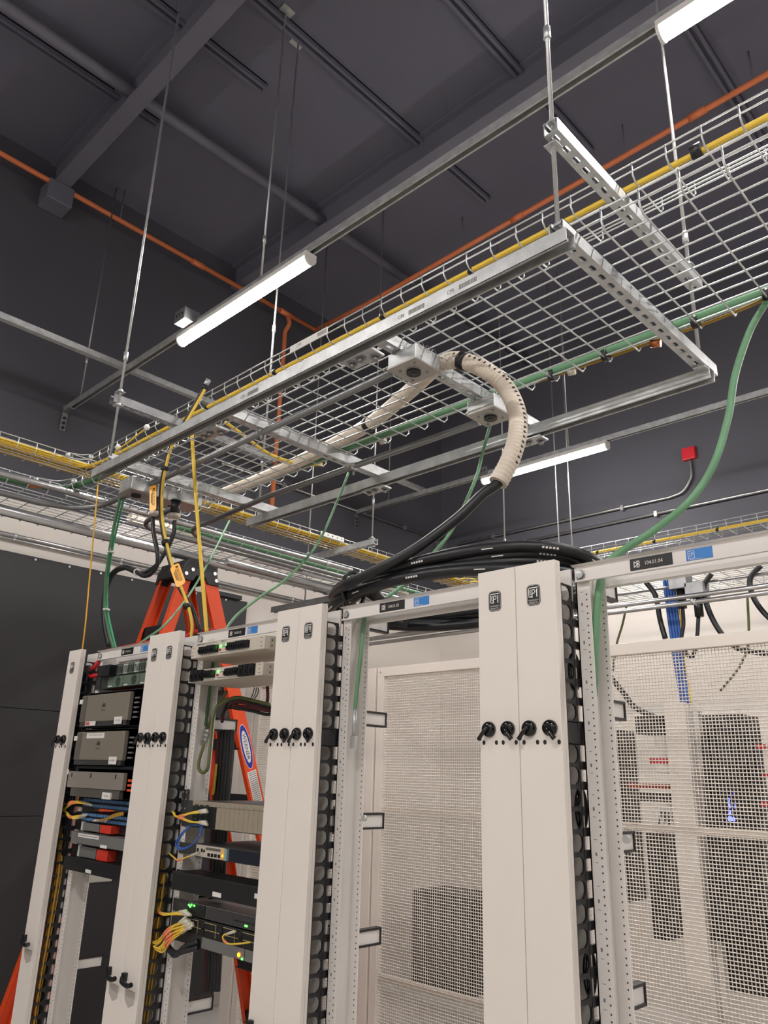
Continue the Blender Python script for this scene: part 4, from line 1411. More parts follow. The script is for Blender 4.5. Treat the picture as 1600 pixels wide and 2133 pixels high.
# beige corrugated tube: rings along the curve
fl = [aZ(452, 1033, 3.035), aZ(560, 990, 3.035), aZ(660, 943, 3.035), aZ(765, 886, 3.035), aZ(850, 818, 3.03), aZ(905, 768, 3.02), aZ(948, 750, 2.985), aZ(1002, 766, 2.93), aZ(1050, 803, 2.86)]
e = fl[-1].y
fl += [aY(1076, 855, e + .0), aY(1078, 905, e - .03), aY(1062, 960, e - .07), aY(1036, 1008, e - .10)]
cp = spl(fl, 12)
# resample evenly
ev = [cp[0]]
acc = 0
step = .0045
for a, b in zip(cp, cp[1:]):
    L = (b - a).length
    t = step - acc
    while t < L:
        ev.append(a + (b - a) * (t / L))
        t += step
    acc = L - (t - step)
root = thing('flexible_tube', 'thick beige corrugated tube curving out of the tray with a black cable inside', 'tube', (fl[-1].x, fl[-1].y, fl[-1].z))
RT = .0265
MB().tube(ev, RT, 14, 0, True, [RT + (.0022 if i % 3 else -.0012) for i in range(len(ev))]).build('tube', BEIGE, root)
for tx, ty in ((770, 885), (966, 752)):
    i = min(range(4, len(ev) - 4), key=lambda q: (px(ev[q])[0] - tx) ** 2 + (px(ev[q])[1] - ty) ** 2)
    MB().tube([ev[i - 3], ev[i + 3]], RT + .005, 14).build('velcro_tie', BLACKP, root)
mb = MB()
for i in range(int(len(ev) * .76), len(ev) - 16, 4):
    if i % 4 == 0:
        continue
    d = (ev[i + 1] - ev[i]).normalized()
    out = (CAM - ev[i]).normalized()
    out = (out - d * out.dot(d)).normalized()
    s = d.cross(out)
    if s.x < 0: s = -s
    c = ev[i] + (out * .75 + s * .66).normalized() * (RT + .0018)
    nrm = (out * .75 + s * .66).normalized()
    q = nrm.cross(d)
    mb.obox(c, d * (.0032), q * .0024, nrm * .0010)
    mb.obox(c + q * .004, d * (.001), q * .0030, nrm * .0010)
mb.build('printed_letters', INKK, root)

# black cable from the tube down into the coil on the rack
dr = [fl[-2] + (fl[-1] - fl[-2]) * .6, fl[-1], aY(1005, 1030, e - .13), aY(950, 1082, e - .18), aY(860, 1147, e - .24), aY(770, 1195, e - .26), aY(716, 1222, e - .24), aY(694, 1243, e - .12), aY(715, 1262, e - .0), aY(760, 1282, 1.78), aY(850, 1300, 1.86)]
cable('power_cable', 'heavy black printed cable dropping from the beige tube onto the coil', dr, .0155, RUBBER, 'cable')
root = thing('cable_coil', 'big coil of heavy black cable lying on top of the empty rack', 'cable coil', (-1.5, 1.75, 2.185))
rnd = random.Random(4)
CR = .0155
turns = []
N = 6
for k in range(N):
    cx = -1.415 + rnd.uniform(-.02, .02)
    a = (.46, .43, .455, .36, .47, .40)[k]
    cx += (.0, .01, .0, .06, -.01, .04)[k]
    yn = 1.555 + .008 * (k % 3) + (.033 if k % 2 else 0)
    yf = 1.93 + .05 * (k % 3) + rnd.uniform(-.01, .02)
    cy, b = (yn + yf) / 2, (yf - yn) / 2
    zn = 2.222 + .0128 * k
    zf = 2.165 + .011 * k
    pts = []
    for j in range(41):
        t = 2 * math.pi * j / 40 + .3
        u = (1 - math.sin(t)) / 2                      # 1 on the near side
        ca = math.copysign(abs(math.cos(t)) ** .9, math.cos(t))
        sa = math.copysign(abs(math.sin(t)) ** .85, math.sin(t))
        pts.append(Vector((cx + a * ca, cy + b * sa, zn * u + zf * (1 - u) + .006 * math.sin(3 * t + k))))
    turns.append(pts)
    mb = MB().tube(pts, CR, 10)
    m2 = mb
    for j in range(22, 38, 3):
        p, q = pts[j], pts[j + 1]
        d = (q - p).normalized()
        out = (Vector((p.x * .0 - .5, 0, 1.55)) - p)
        out = (CAM - p).normalized()
        out = (out - d * out.dot(d)).normalized()
        mid = (p + q) / 2 + out * (CR + .0)
        if j % 2:
            m2.obox(mid, d * .016, d.cross(out) * .0014, out * .0006, 1)
        else:
            for w_ in range(5):
                m2.obox(mid + d * (w_ * .009 - .018), d * .0028, d.cross(out) * .0026, out * .0006, 1)
    mb.build('cable_turn', [RUBBER, INKW], root)
wr = MB()
p = aY(745, 1258, 1.62)
wr.tube([Vector((p.x, 1.60, 2.238)) + Vector((0, .048 * math.cos(t), .055 * math.sin(t))) for t in [2 * math.pi * k / 20 for k in range(21)]], .006, 8)
wr.build('velcro_tie', BLACKP, root)

# green drops
g1 = path((1597, 628, 2.07), (1562, 690, 2.04), (1532, 780, 2.0), (1517, 870, 1.96), (1488, 965, 1.90), (1440, 1040, 1.84), (1365, 1103, 1.77), (1300, 1145, 1.71), (1262, 1176, 1.665), (1251, 1215, 1.618), (1244, 1270, 1.606), (1240, 1340, 1.602), (1238, 1400, 1.600), (1236, 1450, 1.600))
cable('ground_cable', 'light green cable sweeping from the wide tray down to rack 104.01.04', g1, .0098, GREEN, 'cable')
g2 = path((1022, 884, 2.10), (1006, 940, 2.06), (990, 1000, 2.02), (945, 1098, 1.96), (905, 1150, 1.92), (845, 1215, 1.86), (790, 1255, 1.76), (766, 1276, 1.66), (758, 1300, 1.63), (751, 1370, 1.618), (743, 1440, 1.61), (739, 1492, 1.606))
o = cable('ground_cable', 'thin green cable from the far outlet box down into the empty rack', g2, .0062, GREEN, 'cable')
mb = MB().tube([g2[-1] + Vector((0, 0, .02)), g2[-1] - Vector((0, 0, .055))], .0075, 6).box(g2[-1].x - .009, g2[-1].x + .009, g2[-1].y - .006, g2[-1].y + .006, g2[-1].z - .09, g2[-1].z - .055)
mb.build('lug', GALV, o)
g3 = path((726, 985, 2.26), (700, 1050, 2.20), (660, 1135, 2.10), (600, 1203, 1.98), (540, 1245, 1.86), (495, 1280, 1.76), (470, 1312, 1.68), (462, 1340, 1.645), (455, 1365, 1.63))
cable('ground_cable', 'thin green cable from the middle channel down to the ladder rack', g3, .0055, GREEN, 'cable')
g4 = path((478, 1085, 2.30), (440, 1160, 2.15), (395, 1238, 1.98), (345, 1300, 1.82), (305, 1330, 1.72), (283, 1348, 1.66))
cable('ground_cable', 'thin green cable from the tray end down to the full rack', g4, .0055, GREEN, 'cable')
g5 = path((250, 1038, 1.62), (240, 1085, 1.62), (228, 1150, 1.63), (220, 1215, 1.64), (219, 1270, 1.65), (228, 1320, 1.66), (238, 1356, 1.66))
o = cable('ground_cable', 'green cable hanging with a black cord down to the full rack', g5, .0075, GREEND, 'cable')
g6 = path((258, 1040, 1.64), (246, 1090, 1.64), (233, 1150, 1.645), (224, 1215, 1.65), (224, 1270, 1.66), (234, 1320, 1.67), (243, 1356, 1.67))
cable('ground_cable', 'bright green cable tied beside the darker green one at left', g6, .005, mat('bright_green_jacket', (44, 150, 104), .4), 'cable')
for j in (2, 4):
    q = (g5[j] + g6[j]) / 2
    MB().tube([q - Vector((0, 0, .004)), q + Vector((0, 0, .004))], .016, 8).tube([q + Vector((.012, -.01, 0)), q + Vector((.035, -.02, .008))], .0018, 5).build('cable_tie', TIEW, o)
# yellow drops
y1 = path((430, 806, 1.60), (405, 850, 1.58), (380, 893, 1.56), (358, 930, 1.56), (345, 975, 1.56), (338, 1020, 1.57), (338, 1075, 1.58), (347, 1130, 1.60), (362, 1185, 1.61), (378, 1225, 1.62), (392, 1262, 1.63), (400, 1300, 1.645), (398, 1330, 1.65))
o = cable('data_cable', 'yellow cord with amber warning tags tied to a black cable', y1, .0062, YELLOW, 'cable')
y1b = [p + Vector((-.013, .002, .012)) for p in y1[:3]] + [p + Vector((-.017, .004, 0)) for p in y1[3:10]] + path((398, 1262, 1.66), (412, 1300, 1.68), (425, 1330, 1.69))
ob = cable('power_cable', 'black cable tied along the tagged yellow cord', y1b, .0085, RUBBER, 'cable')
MB().tube([y1b[0] + (y1b[0] - y1b[1]).normalized() * .0, y1b[0] + (y1b[0] - y1b[1]).normalized() * .03], .0115, 12).build('metal_ferrule', GALV, ob)
wraps(o, [(y1[i] + Vector((-.008, 0, 0)), y1[i + 1] - y1[i]) for i in (0, 4, 7, 10)], .0165, name='velcro_tie')


def wtag(o, px0, px1, Y, w):
    a, b = aY(*px0, Y), aY(*px1, Y)
    d = (b - a)
    L = d.length
    d.normalize()
    nrm = Vector((.55, -.83, 0)).normalized()
    s = nrm.cross(d).normalized()
    nrm = d.cross(s).normalized()
    if nrm.y > 0: nrm = -nrm
    c = (a + b) / 2
    mb = MB()
    pts = rrect(-L / 2, L / 2, -w / 2, w / 2, w * .3, 4)
    vs = [c + d * u + s * v + nrm * .0115 for u, v in pts]
    n = len(vs)
    mb.add([v - nrm * .002 for v in vs] + vs, [tuple(range(n)), tuple(reversed(range(n, 2 * n)))] + [(k, (k + 1) % n, n + (k + 1) % n, n + k) for k in range(n)], 0)
    # the words run along the tag
    yd = nrm.cross(d)
    mb.text('CAUTION', w * .26, c + nrm * .0123 - yd * (w * .0) + yd * (w * .18), d, yd, 1, L * .62)
    mb.obox(c + nrm * .0119 + yd * (w * .18) - d * (L * .36), d * (L * .03), yd * (w * .13), nrm * .0004, 1)
    for k in range(3):
        mb.obox(c + nrm * .0119 - yd * (w * (.04 + .11 * k)), d * (L * (.28 - .05 * k)), yd * (w * .025), nrm * .0003, 1)
    mb.build('warning_tag', [CAUTION, INKK], o)


wtag(o, (321, 1014), (321, 1066), 1.545, .03)
wtag(o, (366, 1180), (381, 1222), 1.59, .042)
y2 = path((400, 905, 1.60), (403, 960, 1.60), (410, 1060, 1.62), (418, 1160, 1.64), (426, 1260, 1.66), (431, 1320, 1.67))
cable('data_cable', 'straight yellow cord hanging from the tray past the ladder top', y2, .0078, YELLOW, 'cable')
cable('data_cable', 'very thin yellow line hanging to the leftmost cable manager', path((206, 985, 1.55), (198, 1080, 1.55), (187, 1200, 1.57), (178, 1300, 1.58), (169, 1372, 1.585)), .0034, mat('amber_fibre', (222, 168, 40), .4), 'cable')
y3 = [aZ(470, 880, 3.03), aZ(505, 905, 3.03), aZ(560, 945, 3.03), aZ(620, 966, 3.03), aZ(672, 968, 3.03)]
cable('data_cable', 'yellow cable looping across the wide tray near the middle channel', y3, .0075, YELLOW, 'cable')
for k, (p0, p1, lab) in enumerate((((306, 890), (240, 940), 'short yellow fibre with a white knob end above the left tray'), ((246, 932), (236, 948), 'small white plug on a fibre near the left rod'))):
    a, b = aY(*p0, 1.72), aY(*p1, 1.72)
    o = cable('fibre_stub', lab, [a, (a + b) / 2 + Vector((0, 0, -.006)), b], .004, YELLOW, 'cable')
    MB().sphere(a, .016, 0, 10).build('white_knob', TIEW, o)
# power plugs and black cords at the left end boxes
for k, (pt, zt_, lab) in enumerate((((365, 1058), 0, 'round black twist-lock plug hanging from the left end box'), ((322, 1052), 0, 'black plug with grey collar behind the amber tag'))):
    p = aY(*pt, 1.70 if k == 0 else 1.60)
    root = thing('power_plug', lab, 'power plug', p)
    R = .021 if k == 0 else .016
    mb = MB().tube([p + Vector((0, 0, .03)), p, p - Vector((0, 0, .03))], R, 16, 0, True, [R * .92, R, R * .95])
    mb.tube([p + Vector((0, 0, .03)), p + Vector((0, 0, .036))], R * 1.15, 16)
    mb.build('body', BLACKP, root)
    MB().tube([p - Vector((0, 0, .03)), p - Vector((0, 0, .046))], R * 1.25, 16).build('collar', CONN, root)
    for s in (-1, 1):
        MB().tube([p + Vector((s * R * 1.2, -.01, -.03)), p + Vector((s * R * 1.2, -.01, -.048))], .005, 8).build('collar_screw', WIRE, root)
pl = path((364, 1085, 1.70), (362, 1110, 1.70), (350, 1140, 1.69), (338, 1160, 1.68), (325, 1178, 1.67), (300, 1194, 1.66), (283, 1190, 1.66))
cable('electric_cable', 'black cord looping from the round plug toward the left bundle', pl, .0095, RUBBER, 'cord')
pl = path((318, 1078, 1.60), (320, 1110, 1.60), (328, 1150, 1.61), (327, 1178, 1.62), (312, 1197, 1.63), (297, 1199, 1.64), (283, 1190, 1.65))
cable('electric_cable', 'black cord looping from the collared plug toward the left bundle', pl, .0095, RUBBER, 'cord')
pl = path((286, 1192, 1.655), (262, 1182, 1.66), (240, 1190, 1.665), (225, 1215, 1.67), (218, 1255, 1.68), (219, 1300, 1.685), (228, 1345, 1.69))
o = cable('electric_cable', 'thick paired black cord arching down behind the green cables', pl, .014, RUBBER, 'cord')
MB().tube([pl[0] + Vector((.006, 0, 0)), pl[0] - Vector((.006, 0, 0))], .017, 10).build('cable_tie', TIEW, o)
# red and black feeders along the rack tops
cable('power_cable', 'red cable lying along the top of the full rack', path((200, 1392, 1.60), (206, 1372, 1.62), (222, 1358, 1.66), (262, 1349, 1.70), (300, 1341, 1.70), (330, 1335, 1.70)), .011, REDC, 'cable')
cable('power_cable', 'red cable arching over the top of the ladder rack', path((374, 1345, 1.66), (386, 1328, 1.68), (405, 1317, 1.70), (440, 1313, 1.70), (470, 1318, 1.70)), .0085, REDC, 'cable')
cable('power_cable', 'dark cable under the red one on the ladder rack', path((374, 1354, 1.66), (388, 1338, 1.68), (410, 1328, 1.70), (440, 1325, 1.70)), .0085, RUBBER, 'cable')
cable('power_cable', 'red loop hanging at the top of the leftmost cable manager', path((206, 1378, 1.58), (194, 1392, 1.57), (187, 1400, 1.565), (189, 1408, 1.565), (205, 1406, 1.58)), .010, REDC, 'cable')
# ground loop in rack 2
def z7(x, y, Y):
    return (370 + x / 8, 1440 + y / 8, Y)


cable('ground_cable', 'dark green cable inside the post of the ladder rack', path((444, 1375, 1.635), (438, 1430, 1.64), (431, 1490, 1.645), (428, 1512, 1.645)), .0055, GREEND, 'cable')
cable('ground_cable', 'olive cable hanging in a loop on the ladder rack post', path(z7(1530, 220, 1.66), z7(1250, 150, 1.68), z7(1000, 100, 1.68), z7(800, 160, 1.66), z7(640, 300, 1.645), z7(580, 480, 1.63), z7(560, 750, 1.615), z7(530, 1050, 1.605), z7(500, 1280, 1.60), z7(420, 1355, 1.598), z7(355, 1290, 1.597), z7(360, 1150, 1.598), z7(420, 950, 1.605), z7(440, 850, 1.61)), .0058, OLIVE, 'cable')
cable('ground_cable', 'second olive cable crossing behind the loop on the ladder rack post', path(z7(820, 0, 1.66), z7(700, 180, 1.66), z7(600, 380, 1.655), z7(520, 560, 1.65), z7(470, 640, 1.648)), .0058, OLIVE, 'cable')
p = aY(426, 1535, 1.642)
root = thing('ground_lug', 'row of zinc ground lugs on the ladder rack post', 'ground lug', (p.x, p.y, p.z - .03))
for k in range(4):
    q = aY(429 - k * 2.2, 1522 + k * 9, 1.64)
    MB().box(q.x - .008, q.x + .008, q.y - .006, q.y + .006, q.z - .005, q.z + .005).cyl((q.x, q.y - .006, q.z), (q.x, q.y - .011, q.z), .005, 6).build('lug', GALV, root)
for k, (mm, r, dz) in enumerate(((DRED, .007, 0), (RUBBER, .006, .012), (RUBBER, .006, -.010), (DRED, .006, .006))):
    cable('power_cable', ['dark red cable', 'black cable', 'lower black cable', 'second dark red cable'][k] + ' drooping behind the beige power panels', [Vector((0, 0, dz)) + v for v in path(z7(760 - 10 * k, 470, 1.70), z7(830, 280 - 20 * k, 1.72), z7(1000, 180 + 30 * k, 1.72), z7(1250, 230 + 25 * k, 1.72), z7(1450, 300 + 15 * k, 1.72), z7(1600, 330, 1.72))], r, mm, 'cable')
for k, (x, yy, mm) in enumerate(((648, 0, DRED), (700, 0, RUBBER), (760, 0, RUBBER), (810, 0, RUBBER), (860, 0, RUBBER))):
    cable('power_cable', 'cable running down the open back of the ladder rack', path(z7(x + 60, 640, 1.74), z7(x + 30, 1000, 1.74), z7(x, 1400, 1.74), z7(x - 40, 1900, 1.74), z7(x - 70, 2500, 1.74), z7(x - 110, 3400, 1.74), z7(x - 190, 5000, 1.74)), .009, mm, 'cable', 'cables down the back of the ladder rack')
cable('data_cable', 'yellow jumper along the dark cables at the back of the ladder rack', path(z7(650, 1210, 1.725), z7(630, 1400, 1.725), z7(605, 1640, 1.725), z7(590, 1720, 1.725)), .005, YELLOW, 'cable')
for k in range(3):
    cable('signal_wire', 'thin dark wire under the lower beige power panel', path((530 + 4 * k, 1432, 1.70), (527 + 5 * k, 1445, 1.71), (518 + 4 * k, 1462, 1.72)), .0018, RUBBER, 'wire', 'thin wires under the power panels')
cable('power_cable', 'black red cable dropping at the right end of the beige panels', path((557, 1430, 1.70), (558, 1450, 1.70), (556, 1468, 1.72)), .006, DRED, 'cable')


# fibre leads
def z3(x, y, Y):
    return (100 + x / 6.957, 1540 + y / 6.957, Y)


def z4(x, y, Y):
    return (330 + x / 6.957, 1620 + y / 6.957, Y)


def z5(x, y, Y):
    return (290 + x / 6.154, 1800 + y / 6.154, Y)


def lead(lab, pts, grp, sleeve=None, plug=True, r=.0026, m=YELLOW):
    p = path(*pts)
    s = spl(p, 6)
    o = tag(MB().tube(s, r, 6).build('fibre_lead', m), lab, 'fibre lead', grp)
    if sleeve:
        i = int(len(s) * sleeve)
        MB().tube(s[i:i + 5], r * 1.5, 6).build('marker_sleeve', PINKM, o)
    if plug:
        d = (s[-1] - s[-2]).normalized()
        MB().tube([s[-1] - d * .004, s[-1] + d * .028], .0042, 8).build('plug', CONN, o)
    return o


rnd = random.Random(2)
for k in range(7):
    j = rnd.uniform(-20, 20)
    lead('yellow fibre lead looping to the upper blue patch panel in the full rack', [z3(200 + 8 * k, 1040 + j, 1.555), z3(235 + 5 * k, 1000, 1.55), z3(300 + 10 * k, 925 + j, 1.545), z3(400 + 12 * k, 895 + 5 * k, 1.55), z3(480 + 16 * k, 905 + 6 * k, 1.56)], 'leads to the upper blue panel', .45)
for k in range(6):
    j = rnd.uniform(-15, 15)
    lead('yellow fibre lead looping to the lower blue patch panel in the full rack', [z3(200 + 8 * k, 1040 + j, 1.555), z3(255 + 5 * k, 1060, 1.55), z3(290 + 8 * k, 1120 + j, 1.545), z3(370, 1150 - 7 * k, 1.55), z3(440 + 12 * k, 1140 - 8 * k, 1.56)], 'leads to the lower blue panel', .5)
for k in range(5):
    lead('pale fibre lead plugged along the lower blue panel', [z3(1095, 1060 + 8 * k, 1.55), z3(1000, 1075 + 10 * k, 1.548), z3(910 - 12 * k, 1110 + 12 * k, 1.555), z3(860 - 40 * k, 1160 + 4 * k, 1.563)], 'leads along the lower blue panel', None, True, .0026, YELLOWD)
for k in range(8):
    j = rnd.uniform(-12, 12)
    up = k < 4
    lead('yellow fibre lead plugged into the %s row of the taupe chassis' % ('upper' if up else 'lower'), [z4(195 + 6 * k, 480 + 4 * k, 1.55), z4(245, 555 + j * .5, 1.545), z4(330, (550 if up else 590) + j, 1.54), z4(460, (510 if up else 640) + j, 1.54), z4(600 + 8 * (k % 4), (480 if up else 640) + 8 * (k % 4), 1.55)], 'leads to the %s row of the chassis' % ('upper' if up else 'lower'), .42)
for k in range(2):
    cable('network_lead', ('outer', 'inner')[k] + ' strand of the blue lead looped beside the taupe chassis', path(z4(640 - 30 * k, 700, 1.55), z4(600, 830, 1.53), z4(500, 960, 1.525), z4(380, 1030 - 10 * k, 1.525), z4(290 + 20 * k, 1030 - 20 * k, 1.53), z4(255 + 30 * k, 950, 1.535), z4(320 + 20 * k, 830, 1.53), z4(420 + 10 * k, 725, 1.535), z4(480, 690, 1.55), z4(610, 690, 1.56)), .0026, BLUEC, 'network lead')
lead('yellow fibre lead with a pale plug at the slim switch', [z4(150, 1090, 1.555), z4(230, 1160, 1.545), z4(290, 1195, 1.54), z4(400, 1155, 1.54), z4(480, 1125, 1.55)], None, .45)
for k in range(6):
    j = rnd.uniform(-14, 14)
    lead('yellow fibre lead reaching the flat server', [z5(240 + 4 * k, 520, 1.555), z5(240 + 4 * k, 600, 1.545), z5(290 + 5 * k, 640 + j, 1.54), z5(400, 640 + j * .6, 1.54), z5(520 + 14 * k, 610 + 8 * k, 1.55)], 'leads to the flat server', .3, True, .0026)
for k in range(13):
    j = rnd.uniform(-40, 40)
    j2 = rnd.uniform(-30, 30)
    c = k / 13
    lead('yellow fibre lead in the big bunch below the flat server', [z5(150 + 10 * (k % 5), 870 + 14 * k, 1.555), z5(140 + 70 * c + j2 * .5, 985 + 105 * c + j2, 1.54), z5(235 + 75 * c, 1010 + 90 * c + j, 1.53 + .004 * (k % 3)), z5(380 + 30 * c, 850 + 110 * c + j, 1.53 + .004 * (k % 4)), z5(560 + j2 * 2, 735 + 150 * c, 1.545)], 'leads in the big bunch', .62, True, .0027)
lead('yellow fibre lead looping in front of the striped server', [z5(1430, 1000, 1.545), z5(1280, 1020, 1.54), z5(1140, 1020, 1.54), z5(1075, 960, 1.54), z5(1085, 910, 1.545), z5(1140, 890, 1.55)], None, .45)
for k in range(2):
    cable('electric_cable', ('upper', 'lower')[k] + ' thick black cord bending out of the striped server', path(z5(350, 1010 + 30 * k, 1.56), z5(400, 1090 + 30 * k, 1.545), z5(470, 1140 + 25 * k, 1.54), z5(600, 1110 - 60 * k, 1.55), z5(760, 1070 - 80 * k, 1.565)), .0085, RUBBER, 'cord')
# fibre trunks inside the managers
for k in range(9):
    x = -3.335 + .006 * k
    y = 1.545 + .004 * (k % 4)
    w = rnd.uniform(-.006, .006)
    cable('fibre_cable', 'yellow fibre running down inside the leftmost cable manager', [(x + .012, y, 1.50 - .02 * k), (x + .02 + w, y + .004, 1.30), (x + .02, y, 1.1), (x + .015 - w, y - .004, .85), (x + .02, y, .5), (x + .01, y, .2)], .0035, YELLOWD, 'cable', 'fibres in the leftmost manager', n=6)
for k in range(9):
    x = -2.565 + .006 * k
    y = 1.545 + .004 * (k % 4)
    w = rnd.uniform(-.006, .006)
    cable('fibre_cable', 'yellow fibre running down inside the double manager left of the ladder', [(x + .012, y, 1.56 - .03 * k), (x + .02 + w, y + .004, 1.36), (x + .02, y, 1.15), (x + .015 - w, y - .004, .9), (x + .02, y, .5), (x + .01, y, .2)], .0035, YELLOWD, 'cable', 'fibres in the double manager', n=6)
for k in range(3):
    cable('power_cable', 'red cord inside the leftmost cable manager', [(-3.29, 1.532, 1.36 - .03 * k), (-3.285, 1.522, 1.25 - .04 * k), (-3.29, 1.53, 1.12 - .04 * k), (-3.30, 1.535, .98), (-3.30, 1.54, .8)], .009, REDC, 'cable', 'red cords in the leftmost manager', n=6)
for k in range(5):
    cable('power_cable', 'black cord inside the leftmost cable manager', [(-3.36 + .016 * k, 1.555, 2.12), (-3.36 + .016 * k, 1.56 + .004 * k, 1.6), (-3.355 + .015 * k, 1.56, .9), (-3.36 + .016 * k, 1.56, .2)], .010, RUBBER, 'cable', 'black cords in the leftmost manager', n=6)
for k in range(6):
    cable('power_cable', 'black cord inside the double manager left of the ladder', [(-2.675 + .016 * k, 1.567, 2.12), (-2.675 + .016 * k, 1.572, 1.6), (-2.672 + .015 * k, 1.57, .9), (-2.675 + .016 * k, 1.57, .2)], .010, RUBBER, 'cable', 'black cords in the double manager', n=6)


# ---------------------------------------------------------------- mesh fence
YM = 3.50
def fence(label, x0, x1, rails=(1.515, .65)):
    root = thing('mesh_fence', label, 'mesh panel', ((x0 + x1) / 2, YM, FLOOR), 'white mesh fence panels')
    zt_, zb_ = 1.7 + .182 * YM, FLOOR + .06
    f = .055
    mb = MB().box(x0, x1, YM - .02, YM + .02, zt_ - f, zt_).box(x0, x1, YM - .02, YM + .02, zb_, zb_ + f).box(x0, x0 + f, YM - .02, YM + .02, zb_ + f, zt_ - f).box(x1 - f, x1, YM - .02, YM + .02, zb_ + f, zt_ - f)
    mb.build('frame', MESHW, root, bevel=.002)
    for z in rails:
        MB().box(x0 + f, x1 - f, YM + .004, YM + .022, z - .016, z + .016).build('mid_rail', MESHW, root)
    mb = MB()
    p = .0152
    x = x0 + f + p / 2
    r = .0021
    while x < x1 - f:
        mb.tube([(x, YM, zb_ + f - .004), (x, YM, zt_ - f + .004)], r, 4, cap=False)
        x += p
    z = zb_ + f + p / 2
    while z < zt_ - f:
        mb.tube([(x0 + f - .004, YM - r * 1.6, z), (x1 - f + .004, YM - r * 1.6, z)], r, 4, cap=False)
        z += p
    mb.build('wire_mesh', MESHW, root)
    for z in (zt_ - .03,):
        MB().cyl((x0 + .025, YM - .021, z), (x0 + .025, YM - .02, z), .006, 8).build('rivet', WIRE, root)
    return root


fence('white mesh fence panel seen through the empty rack', -3.41, -1.95)
fence('white mesh fence panel right of rack post with black gear behind', -1.94, -.35)
fence('white mesh fence panel mostly hidden behind the ladder rack', -4.64, -3.49)
for x0, x1, lab in ((-3.482, -3.418, 'white fence post left of the panel behind the empty rack'), (-4.76, -4.65, 'white fence post at the far left behind the ladder')):
    tag(MB().box(x0, x1, YM - .03, YM + .03, FLOOR, 1.7 + .1815 * YM).build('fence_post', MESHW, bevel=.003), lab, 'fence post')

# ---------------------------------------------------------------- far rack row behind the fence
DY = 4.90 - YR
for (a, b, lab) in ((-2.185, -2.05, 'plain white cable manager between the far racks behind the fence'), (-2.98, -2.85, 'plain white cable manager at the left end of the far racks'), (-1.40, -1.27, 'plain white cable manager at the right of the far racks')):
    manager(lab, a, b, 1, 'far cable managers', True, DY, False)
rack('far rack with red and white gear seen through the fence', -2.85, -2.185, '', 0, 0, DY, True, 'far racks')
rack('far rack with black cables and blue lamps seen through the fence', -2.05, -1.40, '', 0, 0, DY, True, 'far racks')
YF_ = 4.90


def far(name, label, px, m, cat, depth=.25, grp=None, dy=-.012):
    a, b = aY(px[0], px[1], YF_ + dy), aY(px[2], px[3], YF_ + dy)
    o = MB().box(a.x, b.x, YF_ + dy, YF_ + dy + depth, b.z, a.z).build(name, m, bevel=.004)
    return tag(o, label, cat, grp)


far('network_chassis', 'black network chassis high in the far left rack behind the fence', (1322, 1492, 1406, 1528), BLACKM, 'network chassis')
far('server', 'white boxed server in the far left rack above a red strip', (1362, 1534, 1407, 1577), WHITE2, 'server')
far('fibre_patch_bay', 'red patch panel in the far left rack behind the fence', (1352, 1579, 1408, 1592), REDC, 'patch panel')
far('server', 'small white server under the upper red panel in the far rack', (1366, 1595, 1410, 1611), WHITE2, 'server')
far('fibre_patch_bay', 'long lower red patch panel in the far left rack', (1306, 1631, 1394, 1645), mat('brick_red', (150, 52, 40), .5), 'patch panel')
far('server', 'black server under the long red panel in the far rack', (1330, 1650, 1414, 1672), BLACKM, 'server')
far('server', 'pale server low in the far left rack behind the fence', (1372, 1676, 1422, 1712), WHITE2, 'server')
far('network_chassis', 'tall black chassis low in the far left rack', (1345, 1735, 1395, 1960), BLACKM, 'network chassis')
far('network_chassis', 'tall black chassis filling the far right rack', (1462, 1490, 1620, 2085), BLACKM, 'network chassis', dy=.06)
far('network_chassis', 'black narrow chassis at the left edge of the far left rack', (1282, 1520, 1312, 1880), BLACKM, 'network chassis', dy=.03)
for k in range(9):
    a = aY(1470 + 13 * k, 1495 + (k % 3) * 8, 4.83)
    b = aY(1478 + 13 * k, 1700, 4.80)
    c = aY(1490 + 12 * k, 1960, 4.84)
    cable('power_cable', 'heavy black cable hanging down the far right rack', [a, (a + b) / 2 + Vector((.02 * math.sin(k), -.02, 0)), b, c], .022, RUBBER, 'cable', 'black cables in the far right rack', n=8)
for k in range(4):
    a = aY(1378 + 8 * k, 1690, 4.86)
    cable('power_cable', 'thin black loop hanging in the far left rack', [a, aY(1368 + 12 * k, 1760, 4.84), aY(1390 - 8 * k, 1830, 4.84), aY(1372 + 14 * k, 1900, 4.84), aY(1404, 1960, 4.85)], .006, RUBBER, 'cable', 'black loops in the far left rack')
for k in range(6):
    p = aY(1521 + 4 * (k % 2), 1640 + 13 * k, 4.79)
    tag(MB().box(p.x - .02, p.x + .02, p.y - .01, p.y, p.z - .012, p.z + .012).build('indicator_lamp', BLED), 'blue indicator lamp glowing in the far right rack', 'lamp', 'blue lamps')
for k in range(3):
    p = aY(1588 + 4 * k, 1555 + 60 * k, 4.79)
    tag(MB().box(p.x - .03, p.x + .03, p.y - .01, p.y, p.z - .012, p.z + .012).build('red_module', REDC), 'small red module in the far right rack', 'module', 'red modules')
